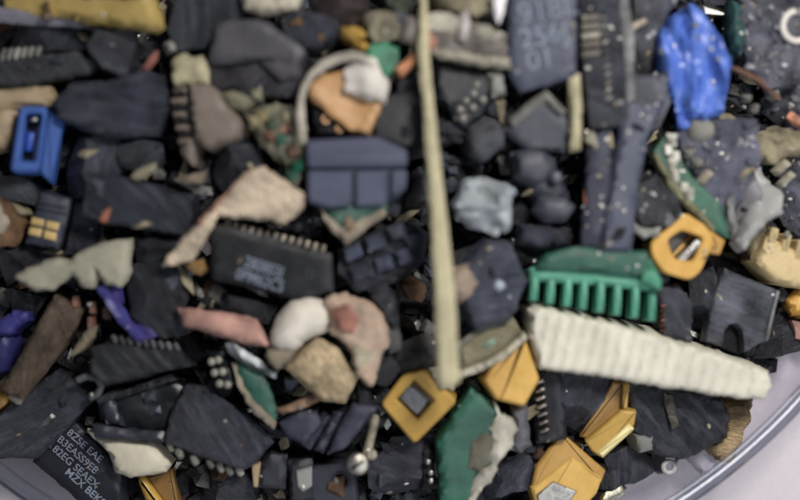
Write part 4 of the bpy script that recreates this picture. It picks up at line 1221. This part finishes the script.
D('straw_scrap', 'shard', 'straw coloured ragged scrap at the top edge right of the long stick', [(434, -8), (490, -8), (494, 8), (476, 12), (446, 8)], 1.7, (156, 146, 118), 'fibre', bump=.05, jag=.04)
# middle right
t = T('gable_block', 'component', 'grey faceted block with a pale pointed ridge beside the short cream stick', (540, 126), 1.35, [(500, 128), (522, 112), (545, 93), (572, 118), (566, 150), (530, 150)], (6, 0))
t.slab('body', [(502, 130), (522, 113), (545, 94), (571, 118), (566, 152), (528, 150)], 0, .4, M((60, 61, 67), 'moulded'), edge=.05, bump=.02, jag=.01, smooth=0)
t.slab('ridge', [(508, 120), (545, 91), (566, 112), (560, 116), (545, 102), (514, 126)], .06, .2, M((108, 106, 100), 'moulded'), edge=.03, jag=.008)
D('grey_lump', 'chunk', 'blurred brownish grey lump left of the faceted block', [(470, 130), (494, 120), (512, 130), (506, 150), (486, 166), (470, 156)], 1.1, (60, 60, 64), facet=3, edge=.12, dome=.05)
t = T('knob_part', 'component', 'dark lobed moulded part with a small ball for a glint in the middle right', (550, 186), 1.35, [(514, 150), (540, 142), (562, 160), (578, 196), (570, 216), (540, 224), (524, 198)], (0, 0))
t.slab('upper_lobe', [(512, 152), (536, 142), (556, 156), (560, 178), (534, 186), (516, 176)], 0, .35, M((52, 53, 60), 'moulded'), edge=.1, bump=.05, dome=.03)
t.slab('lower_lobe', [(540, 196), (566, 196), (576, 206), (568, 220), (546, 222), (536, 210)], .02, .35, M((68, 68, 75), 'moulded'), edge=.08, bump=.05, dome=.03)
t.slab('web', [(526, 176), (562, 172), (572, 196), (546, 206), (530, 194)], -.1, .3, M((36, 37, 47), 'moulded'), edge=.08)
bm = bmesh.new(); ball(bm, (0, 0, 0), .06, .7, 2)
q = t.part('stud', bm, M((70, 72, 79), 'smooth')); q.location = t.p(556, 177, 0)  # ball stands in for a blurred glint between the lobes
D('dark_lobe', 'chunk', 'dark lumpy chunk under the lobed part with the glint', [(520, 222), (548, 224), (576, 226), (572, 246), (540, 250), (522, 242)], 1.1, (43, 44, 54), facet=3, edge=.1, dome=.04)
D('slate_bar', 'bar', 'long smooth slate bar standing under the blue blob', [(624, 100), (668, 98), (650, 140), (640, 190), (633, 252), (602, 252), (610, 190), (620, 140)], 1.9, (58, 61, 75), 'moulded', bump=.015, edge=.05, smooth=0, jag=.01, th=.4, tilt=(0, 6))
D('slate_bar', 'bar', 'narrower darker slate bar behind the long smooth one', [(588, 130), (612, 128), (612, 190), (602, 250), (578, 250), (584, 190)], 1.5, (47, 48, 60), 'moulded', bump=.02, edge=.05, jag=.01, th=.4)
D('grey_block', 'chunk', 'scratched grey block topping the long smooth slate bar', [(634, 82), (668, 76), (676, 104), (668, 130), (640, 136), (626, 122)], 1.95, (82, 82, 87), 'scuffed', bump=.03, edge=.05, rib=(20, .08, .006))
D('angled_plate', 'plate', 'slate plate with a bright worn spot right of the long stick', [(488, 240), (512, 244), (530, 282), (512, 322), (478, 332), (464, 300), (466, 270)], 1.5, (56, 58, 69), bump=.012, edge=.04, smooth=0, jag=.01, tilt=(4, 10))
D('dark_wedge', 'chunk', 'black wedge left of the slate plate with the worn spot', [(456, 244), (486, 240), (470, 280), (468, 320), (458, 330)], 1.0, (25, 26, 32), facet=2)
D('worn_spot', 'crumb', 'tiny bright crumb resting on the slate plate right of the long stick', [(494, 276), (502, 274), (505, 284), (500, 290), (494, 286)], 1.65, (140, 150, 158), 'smooth', th=.06, edge=.03)
D('bowl_scrap', 'shard', 'grey bowl shaped scrap with a pale lip left of the leaning green board edge', [(632, 208), (636, 184), (656, 174), (678, 196), (684, 218), (668, 226), (642, 226)], 1.5, (73, 73, 75), 'scuffed', bump=.05, edge=.08, dome=-.15, facet=2)
D('pale_lip', 'sliver', 'curved pale sliver along the lower side of the grey bowl shaped scrap', [(631, 214), (640, 224), (654, 228), (662, 226), (660, 234), (644, 236), (632, 226)], 1.6, (150, 150, 142), 'moulded', th=.1, edge=.04)
D('crumbed_board', 'circuit board', 'wide dark grey board strewn with pale crumbs right of the green board edge', [(672, 134), (700, 122), (756, 120), (762, 160), (746, 196), (728, 236), (704, 196), (690, 168)], 1.3, (71, 71, 83), 'scuffed', bump=.04, edge=.04, bsc=5)  # grey raised to carry the haze over this side
for i, (x, y, r_) in enumerate(((704, 128, 14), (690, 152, 5), (700, 164, 6), (698, 148, 4), (750, 98, 5), (776, 92, 6), (757, 104, 5))):
    S('grey_pebble', 'crumb', ('large rounded grey crumb under the tail of the blue blob', 'small pale crumb nearest the solder parts of the green edge', 'second pale crumb on the dark board beyond the green edge', 'smallest pale crumb on the dark board',
      'whitish crumb below the bent copper wire', 'grey white crumb beside the end of the bent copper wire', 'faint grey crumb just below the whitish one by the copper wire')[i],
      [(x - r_, y - r_ * .6), (x, y - r_), (x + r_, y - r_ * .5), (x + r_ * .9, y + r_ * .7), (x, y + r_), (x - r_, y + r_ * .6)], 1.6, (124, 122, 114), 'matte', th=.15, edge=.08, jag=.015, dome=.03)
D('crumpled_sheet', 'foil', 'crumpled light grey plastic sheet folded above the pale yellow connector', [(752, 168), (768, 160), (783, 188), (782, 214), (764, 222), (752, 236), (742, 250), (734, 240), (742, 222), (756, 200)], 1.85, (164, 162, 160), 'moulded', th=.1, edge=.05, bump=.1, bsc=3, und=.3, jag=.02)
D('crumpled_flap', 'foil', 'narrow grey flap rising beside the crumpled light grey sheet', [(728, 200), (734, 196), (736, 222), (744, 240), (740, 252), (730, 240), (725, 222)], 1.8, (128, 128, 126), 'moulded', th=.1, edge=.04, und=.2)
D('grey_sheet', 'shard', 'mid grey curved plate under the crumpled light grey sheet', [(736, 190), (754, 176), (764, 196), (752, 222), (740, 234), (734, 214)], 1.6, (104, 102, 106), 'moulded', bump=.06, und=.2)
D('rubbly_board', 'circuit board', 'large scuffed dark board with glints at the upper picture corner by the cream ring', [(740, -8), (812, -8), (812, 60), (800, 84), (772, 88), (748, 66), (744, 30)], 1.6, (91, 91, 102), 'crumbly', bump=.1, bsc=5, jag=.03)  # colour lightened to paint the pale haze of this corner
D('dark_slab', 'chunk', 'dark slab below the scuffed board at the picture edge', [(772, 86), (812, 78), (812, 132), (786, 128), (766, 112)], 1.3, (65, 65, 76), facet=3, bump=.06)  # tone lifted, haze painted into the grey
D('dark_slab', 'chunk', 'dusky slab at the picture edge right of the crumpled sheet', [(784, 166), (812, 158), (812, 240), (790, 226), (780, 210)], 1.4, (80, 81, 93), facet=3, bump=.06)  # lighter grey holds the haze here too
D('grey_shadow_plate', 'plate', 'dim plate behind the upper end of the blue blob', [(634, -8), (690, -8), (668, 14), (656, 40), (662, 72), (636, 80), (634, 30)], 1.1, (67, 67, 71), bump=.05, facet=3)
D('fin_block', 'component', 'dark upright block with a pale edge right of the green comb', [(660, 286), (680, 282), (694, 300), (692, 344), (664, 336)], 1.3, (45, 45, 52), 'scuffed', bump=.02, edge=.05)
D('pale_edge', 'sliver', 'dull pale strip standing on the dark upright block by the comb', quad((687, 292), (689, 340), 6), 1.45, (84, 84, 84), 'scuffed', th=.12, edge=.04, jag=.006)
D('dark_gap_block', 'chunk', 'black block under the yellow hook', [(690, 276), (714, 270), (722, 290), (712, 330), (694, 340)], 1.0, (28, 29, 37), facet=3)
D('rough_block', 'chunk', 'dark rough block between the notched plate and the dish wall', [(770, 318), (790, 312), (806, 326), (802, 350), (776, 358), (756, 360), (764, 342)], 1.2, (42, 41, 47), 'scuffed', facet=4, bump=.06, rib=(10, .09, .015))
D('pink_crumb', 'crumb', 'pinkish crumb at the picture edge beside the dark rough block', [(792, 320), (806, 322), (806, 340), (796, 338)], 1.5, (172, 130, 118), 'torn', th=.12)
# lower right
D('ridged_slab', 'plate', 'large dark rough slab hanging below the cream bar end', [(628, 384), (660, 386), (726, 400), (732, 420), (728, 438), (700, 452), (688, 458), (656, 452), (634, 430)], 1.1, (36, 38, 45), 'scuffed', bump=.05, edge=.04, rib=(40, .12, .02), jag=.02, tilt=(-6, 4))
D('grey_streak', 'sliver', 'rough grey fibre on the dark slab below the cream bar', [(664, 394), (672, 396), (678, 424), (672, 430), (666, 410)], 1.25, (120, 116, 106), 'fibre', th=.08, jag=.02)
D('dark_chunk', 'chunk', 'dark streaky chunk under the middle of the cream bar', [(548, 372), (604, 380), (616, 388), (588, 424), (578, 442), (560, 430)], 1.0, (43, 45, 55), facet=4, bump=.06, rib=(55, .1, .01))
D('dark_tray', 'chunk', 'dark flat block under the small grey cube near the dish wall', [(604, 456), (636, 446), (660, 460), (662, 476), (640, 486), (616, 482)], .95, (38, 39, 47), facet=2, bump=.03)
D('dark_tray', 'chunk', 'dark flat block beside the bright metallic strip', [(598, 468), (616, 466), (640, 484), (624, 490), (600, 494)], .8, (36, 37, 45), facet=2, bump=.03)
D('grey_tab', 'shard', 'mid grey tab leaning on the diamond shaped green board', [(510, 408), (528, 408), (532, 446), (522, 454), (510, 450), (517, 430)], 1.25, (80, 78, 82), 'moulded', edge=.06, th=.25)
D('dark_ledge', 'chunk', 'dark ledge below the grey tab and green board', [(500, 462), (528, 450), (538, 470), (528, 492), (500, 498), (478, 504)], .9, (40, 41, 50), facet=3)
D('black_tile', 'chunk', 'angular dark tile right of the small screw at the lower edge', [(366, 474), (392, 446), (414, 440), (428, 458), (418, 500), (390, 508), (370, 494)], 1.1, (48, 48, 57), facet=3, bump=.02, edge=.03, smooth=0)
D('black_tile', 'chunk', 'dark tile at the lower edge below the scored chip', [(186, 476), (214, 466), (248, 476), (252, 504), (200, 508)], .8, (36, 37, 44), facet=3, bump=.03)
D('grey_rubble', 'chunk', 'rough grey chunk left of the foot of the long stick', [(398, 344), (426, 332), (440, 340), (438, 372), (412, 382), (396, 370)], 1.1, (72, 68, 64), 'crumbly', bump=.1, bsc=5, jag=.03)
D('white_button', 'crumb', 'pale worn stub below the foot of the long stick', [(434, 376), (446, 372), (460, 380), (456, 392), (440, 392)], 1.6, (180, 172, 146), 'matte', th=.2, edge=.06)
D('black_tile', 'chunk', 'dark rounded block above the yellow square cap', [(372, 352), (396, 344), (402, 368), (390, 388), (372, 384)], 1.0, (31, 32, 38), facet=3)
D('grey_stub', 'crumb', 'small grey stub at the upper corner of the yellow square cap', [(384, 332), (398, 330), (402, 350), (390, 356)], 1.2, (80, 80, 79), 'matte', th=.2)
D('clear_offcut', 'shard', 'dull translucent lavender offcut lying on the dish floor near the wall', [(684, 446), (704, 440), (722, 456), (716, 470), (702, 474), (690, 462)], .3, (168, 162, 172), 'smooth', th=.12, edge=.05, bump=.01)
D('fine_shaving', 'sliver', 'fine pale shaving lying against the dish wall below the coded chip', [(52, 458), (56, 458), (88, 484), (86, 488), (66, 474)], .35, (176, 168, 152), 'torn', th=.05, edge=.02)
D('black_strip', 'chunk', 'black strip between the notched brown connector and the mixed speckled scrap', [(214, 140), (240, 128), (256, 146), (262, 166), (240, 174), (218, 190), (206, 170)], 1.0, (28, 29, 35), facet=4, bump=.05)
D('black_strip', 'chunk', 'black uneven strip below the long slate chip', [(128, 238), (186, 240), (164, 254), (150, 266), (130, 262)], 1.0, (28, 29, 35), facet=3, bump=.04)
D('dark_shelf', 'chunk', 'dark shelf left of the gold pad board', [(-8, 248), (26, 244), (56, 256), (24, 270), (-8, 290)], .95, (35, 35, 40), facet=3)
D('dark_shelf', 'chunk', 'dark shelf left of the brown stick below the torn cream plate', [(4, 288), (34, 294), (46, 298), (30, 324), (10, 310)], .9, (30, 30, 35), facet=3)
D('black_wedge', 'chunk', 'black wedge between the torn cup and the fibrous board', [(398, 76), (420, 64), (424, 84), (400, 94)], 1.2, (33, 35, 40), facet=2)
# ------------------------------------------------------------------ what fills the gaps
PILE = [(-70, 452), (30, 452), (66, 470), (104, 492), (150, 540), (580, 540), (604, 492), (640, 466), (684, 444), (720, 424), (738, 396), (764, 372), (766, 352), (806, 338), (870, 330), (870, -70), (-70, -70)]


def chunk(bm, c, r, rnd, flat=.7):
    m = bmesh.ops.create_cube(bm, size=1)['verts']
    s = (r * rnd.uniform(.7, 1.7), r * rnd.uniform(.6, 1.2), r * rnd.uniform(.4, .9) * flat * 1.6)
    a, b, g = rnd.uniform(0, 6.3), rnd.uniform(-.5, .5), rnd.uniform(-.5, .5)
    from mathutils import Euler
    e = Euler((b, g, a))
    for v in m:
        q = Vector((v.co.x * s[0] * rnd.uniform(.75, 1.15), v.co.y * s[1] * rnd.uniform(.75, 1.15), v.co.z * s[2]))
        q.rotate(e)
        v.co = q + Vector(c)


# the uncountable fine rubble at the bottom, near black to paint the gaps' shade
bm = bmesh.new()
rnd = random.Random(5)
for layer, (frac, cnt) in enumerate(((.10, 900), (.32, 900), (.50, 900))):
    n_ = 0
    while n_ < cnt:
        px, py = rnd.uniform(-60, 860), rnd.uniform(-60, 540)
        if not inside(px, py, PILE):
            continue
        z = max(.06, mound(px, py) * frac)
        chunk(bm, P(px, py, z), rnd.uniform(.10, .22), rnd)
        n_ += 1
bed = obj('fine_rubble', bm, M((14, 14, 16), 'scuffed'), ang=20)
bed['kind'] = 'stuff'
bed['label'] = 'fine dark rubble of broken plastic filling the bottom of the dish'

# loose crumbs in the gaps, blackened to deepen the shade: a few shapes, each copied many times
protos = []
for i in range(8):
    bm = bmesh.new()
    rr = random.Random(40 + i)
    n_ = rr.choice((4, 5, 6))
    pl = [(rr.uniform(.15, .27) * math.cos(6.283 * j / n_ + rr.uniform(-.3, .3)) * (1.3 if i % 2 else 1), rr.uniform(.15, .27) * math.sin(6.283 * j / n_)) for j in range(n_)]
    crag(bm, pl, .25, 4, .02, i)
    protos.append(mesh_of(bm, 'dark_crumb', M((26, 27, 30) if i % 2 else (18, 18, 20), 'scuffed'), 12))
rnd = random.Random(11)


def covered(px, py, r):
    for a in range(7):
        x, y = (px, py) if a == 6 else (px + r * math.cos(a * 1.0472), py + r * math.sin(a * 1.0472))
        if not any(inside(x, y, pl) for pl in COVER):
            return False
    return True


first = None
y = -14
cnt = 0
while y < 520:
    x = -16
    while x < 830:
        px, py = x + rnd.uniform(-13, 13), y + rnd.uniform(-13, 13)
        x += 33
        if not inside(px, py, PILE) or covered(px, py, 14):
            continue
        me = rnd.choice(protos)
        if first is None:
            first = bpy.data.objects.new('dark_crumb', me)
            C.collection.objects.link(first)
            o = first
        else:
            o = first.copy(); o.data = me
            C.collection.objects.link(o)
        z = mound(px, py) + rnd.uniform(-.30, -.06)
        o.location = P(px, py, z)
        o.rotation_euler = (R(rnd.uniform(-22, 22)), R(rnd.uniform(-22, 22)), rnd.uniform(0, 6.28))
        s = rnd.uniform(.55, 1.0)
        o.scale = (s, s, s)
        tag(o, 'small jagged black plastic crumb wedged low in a gap between larger scraps', 'crumb', 'black crumbs wedged in the gaps')
        cnt += 1
    y += 30
print('crumbs', cnt)

# small broken bits lying in and over the dark gaps
KINDS = [
    ('black_splinter', 'splinter', 'narrow splintered sliver of black plastic lying over the dark scrap', 'black splinters strewn over the dark scrap', (30, 31, 35), 'scuffed', 120, 4.0),
    ('slate_bit', 'crumb', 'small angular slate grey bit broken off a chip, lying over the dark scrap', 'slate bits strewn over the dark scrap', (66, 69, 80), 'scuffed', 56, 1.3),
    ('grey_bit', 'crumb', 'little mid grey broken bit of plastic stuck among the dark scrap', 'grey bits among the dark scrap', (104, 102, 98), 'torn', 30, 1.5),
    ('beige_bit', 'crumb', 'little beige splintered bit stuck among the dark scrap', 'beige bits among the dark scrap', (150, 138, 112), 'torn', 20, 2.2),
    ('metal_sliver', 'pin', 'thin silvery broken pin lying among the dark scrap', 'broken silvery pins among the dark scrap', (170, 168, 162), 'metal', 34, 6.0),
    ('straw_sliver', 'splinter', 'thin straw coloured splinter lying loose in a dark gap of the heap', 'straw coloured splinters among the dark scrap', (172, 160, 128), 'torn', 26, 5.0),
    ('brown_bit', 'crumb', 'little rusty brown bit stuck among the dark scrap', 'brown bits among the dark scrap', (96, 70, 52), 'torn', 12, 1.8),
]
bpy.context.view_layer.update()
dg = bpy.context.evaluated_depsgraph_get()
DARK = ('crumb', 'fine_rubble', 'slate', 'dark', 'black', 'scuffed', 'cracked', 'long_chip', 'serrated', 'ridged_slab', 'navy', 'knob', 'rubbly', 'grey_shadow', 'rough', 'slanted', 'angled', 'carrier', 'body', 'web', 'grey_hook', 'grey_lump', 'backing', 'core')
for name, cat, label, grp, cl, st, num, asp in KINDS:
    ms = []
    for i in range(4):
        bm = bmesh.new()
        rr = random.Random(sum(map(ord, name)) + i)
        n_ = rr.choice((4, 5, 6))
        r_ = rr.uniform(.06, .10) / math.sqrt(asp) * 1.15
        pl = [(r_ * asp * rr.uniform(.7, 1.2) * math.cos(6.283 * j / n_ + rr.uniform(-.3, .3)), r_ * rr.uniform(.7, 1.2) * math.sin(6.283 * j / n_)) for j in range(n_)]
        crag(bm, pl, .10, 3, .014, i)
        ms.append(mesh_of(bm, name, M(cl, st), 12))
    n_ = 0; first = None; tries = 0
    while n_ < num and tries < 9000:
        tries += 1
        px, py = rnd.uniform(-4, 804), rnd.uniform(-4, 504)
        if not inside(px, py, PILE):
            continue
        eye = Vector((0, 0, CAMZ))
        ok, loc, nor, _, hit, _ = C.ray_cast(dg, eye, (P(px, py, .8) - eye).normalized())
        if not ok or not any(k in hit.name for k in DARK) or (hit.name.startswith('body') and rnd.random() < .8):
            continue
        if not hit.name.startswith(('dark_crumb', 'fine')) and rnd.random() < .93:
            continue
        me = rnd.choice(ms)
        if first is None:
            first = bpy.data.objects.new(name, me); o = first
        else:
            o = first.copy(); o.data = me
        C.collection.objects.link(o)
        low = hit.name.startswith(('dark_crumb', 'fine'))
        o.location = loc + Vector((0, 0, rnd.uniform(.05, .16) if low else .035))
        o.rotation_euler = nor.lerp(Vector((0, 0, 1)), .6).to_track_quat('Z', 'Y').to_euler()
        o.rotation_euler.rotate_axis('Z', rnd.uniform(0, 6.28))
        o.rotation_euler.rotate_axis('X', R(rnd.uniform(-25, 25)))
        s = rnd.uniform(.6, 1.35)
        o.scale = (s, s, s)
        tag(o, label, cat, grp)
        n_ += 1

# small pale and coloured flecks: grit, and glints of light built as bits
cols = [((220, 214, 204), 'metal'), ((176, 166, 140), 'torn'), ((150, 150, 150), 'smooth'), ((150, 132, 110), 'torn'), ((214, 210, 200), 'smooth'), ((120, 118, 112), 'torn')]
fl = []
for i, (cl, st) in enumerate(cols):
    bm = bmesh.new()
    rr = random.Random(70 + i)
    pl = [(rr.uniform(.02, .04) * (1.8 if i % 2 else 1) * math.cos(6.283 * j / 6), rr.uniform(.016, .034) * math.sin(6.283 * j / 6)) for j in range(6)]
    shard(bm, pl, .03, step=.02, edge=.01, bump=.01, jag=.004, seed=i)
    fl.append(mesh_of(bm, 'pale_fleck', M(cl, st)))
bpy.context.view_layer.update()
dg = bpy.context.evaluated_depsgraph_get()
first = None
n_ = 0
while n_ < 230:
    px, py = rnd.uniform(0, 800), rnd.uniform(0, 500)
    if rnd.random() < .5:
        px, py = rnd.uniform(560, 800), rnd.uniform(0, 270)
    if not inside(px, py, PILE):
        continue
    eye = Vector((0, 0, CAMZ))
    d = (P(px, py, .8) - eye).normalized()
    ok, loc, nor, _, hit, _ = C.ray_cast(dg, eye, d)
    if not ok or hit.name.startswith(('wall', 'base', 'table')):
        continue
    me = rnd.choice(fl)
    if first is None:
        first = bpy.data.objects.new('pale_fleck', me); o = first
    else:
        o = first.copy(); o.data = me
    C.collection.objects.link(o)
    o.location = loc + nor * .012
    o.rotation_euler = nor.to_track_quat('Z', 'Y').to_euler()
    o.rotation_euler.rotate_axis('Z', rnd.uniform(0, 6.28))
    s = rnd.uniform(.25, .8)
    o.scale = (s, s, s)
    tag(o, 'tiny pale fleck built for grit and glints lying on top of a larger scrap', 'fleck', 'pale flecks for grit and glints scattered over the scrap')
    n_ += 1

# whitish lumps: grit, and the milky veil of haze over the upper corner
gm = []
for i in range(5):
    bm = bmesh.new()
    rr = random.Random(90 + i)
    pl = [(rr.uniform(.03, .075) * math.cos(6.283 * j / 7), rr.uniform(.03, .065) * math.sin(6.283 * j / 7)) for j in range(7)]
    shard(bm, pl, .05, step=.025, edge=.02, bump=.03, bsc=8, jag=.01, seed=i)
    gm.append(mesh_of(bm, 'grit_haze_lump', M(((120, 120, 126), (132, 132, 138), (104, 104, 110), (150, 150, 156), (84, 84, 92))[i], 'smooth' if i % 2 else 'torn')))
bpy.context.view_layer.update()
dg = bpy.context.evaluated_depsgraph_get()
first = None
n_ = tries = 0
OKON = ('rubbly', 'crumbed', 'dark_slab', 'grey_shadow', 'dark_crumb', 'fine', 'grey_block', 'grey_sheet', 'bowl')
while n_ < 85 and tries < 6000:
    tries += 1
    px, py = rnd.uniform(630, 804), rnd.uniform(-2, 235)
    eye = Vector((0, 0, CAMZ))
    ok, loc, nor, _, hit, _ = C.ray_cast(dg, eye, (P(px, py, .8) - eye).normalized())
    if not ok or not hit.name.startswith(OKON):
        continue
    me = rnd.choice(gm)
    if first is None:
        first = bpy.data.objects.new('grit_haze_lump', me); o = first
    else:
        o = first.copy(); o.data = me
    C.collection.objects.link(o)
    o.location = loc + nor * .025
    o.rotation_euler = nor.to_track_quat('Z', 'Y').to_euler()
    o.rotation_euler.rotate_axis('Z', rnd.uniform(0, 6.28))
    s = rnd.uniform(.3, 1.1)
    o.scale = (s, s * rnd.uniform(.6, 1.2), s)
    tag(o, 'tiny grey white lump of grit on the scuffed boards below and beside the blue blob', 'grit', 'grit and haze lumps around the blue blob')
    n_ += 1

# stray crumbs on the bare dish floor beside the wall
bm = bmesh.new()
crag(bm, [(-.05, -.03), (.04, -.05), (.06, .02), (0, .05), (-.05, .03)], .05, 3, .012, 3)
fm = mesh_of(bm, 'floor_crumb', M((60, 58, 58), 'scuffed'), 12)
first = None
n_ = 0
while n_ < 22:
    px, py = (rnd.uniform(610, 790), rnd.uniform(370, 498)) if rnd.random() < .75 else (rnd.uniform(2, 80), rnd.uniform(455, 498))
    q = P(px, py, -.03)
    if inside(px, py, PILE) or math.hypot(q.x - DISH[0], q.y - DISH[1]) > 5.72:
        continue
    if first is None:
        first = bpy.data.objects.new('floor_crumb', fm); o = first
    else:
        o = first.copy()
    C.collection.objects.link(o)
    o.location = (q.x, q.y, -.02)
    o.rotation_euler = (0, 0, rnd.uniform(0, 6.28))
    s = rnd.uniform(.2, .7)
    o.scale = (s, s * rnd.uniform(.5, 1.2), s)
    tag(o, 'tiny stray dark crumb on the bare dish floor between the heap and the wall', 'crumb', 'stray crumbs on the dish floor')
    n_ += 1
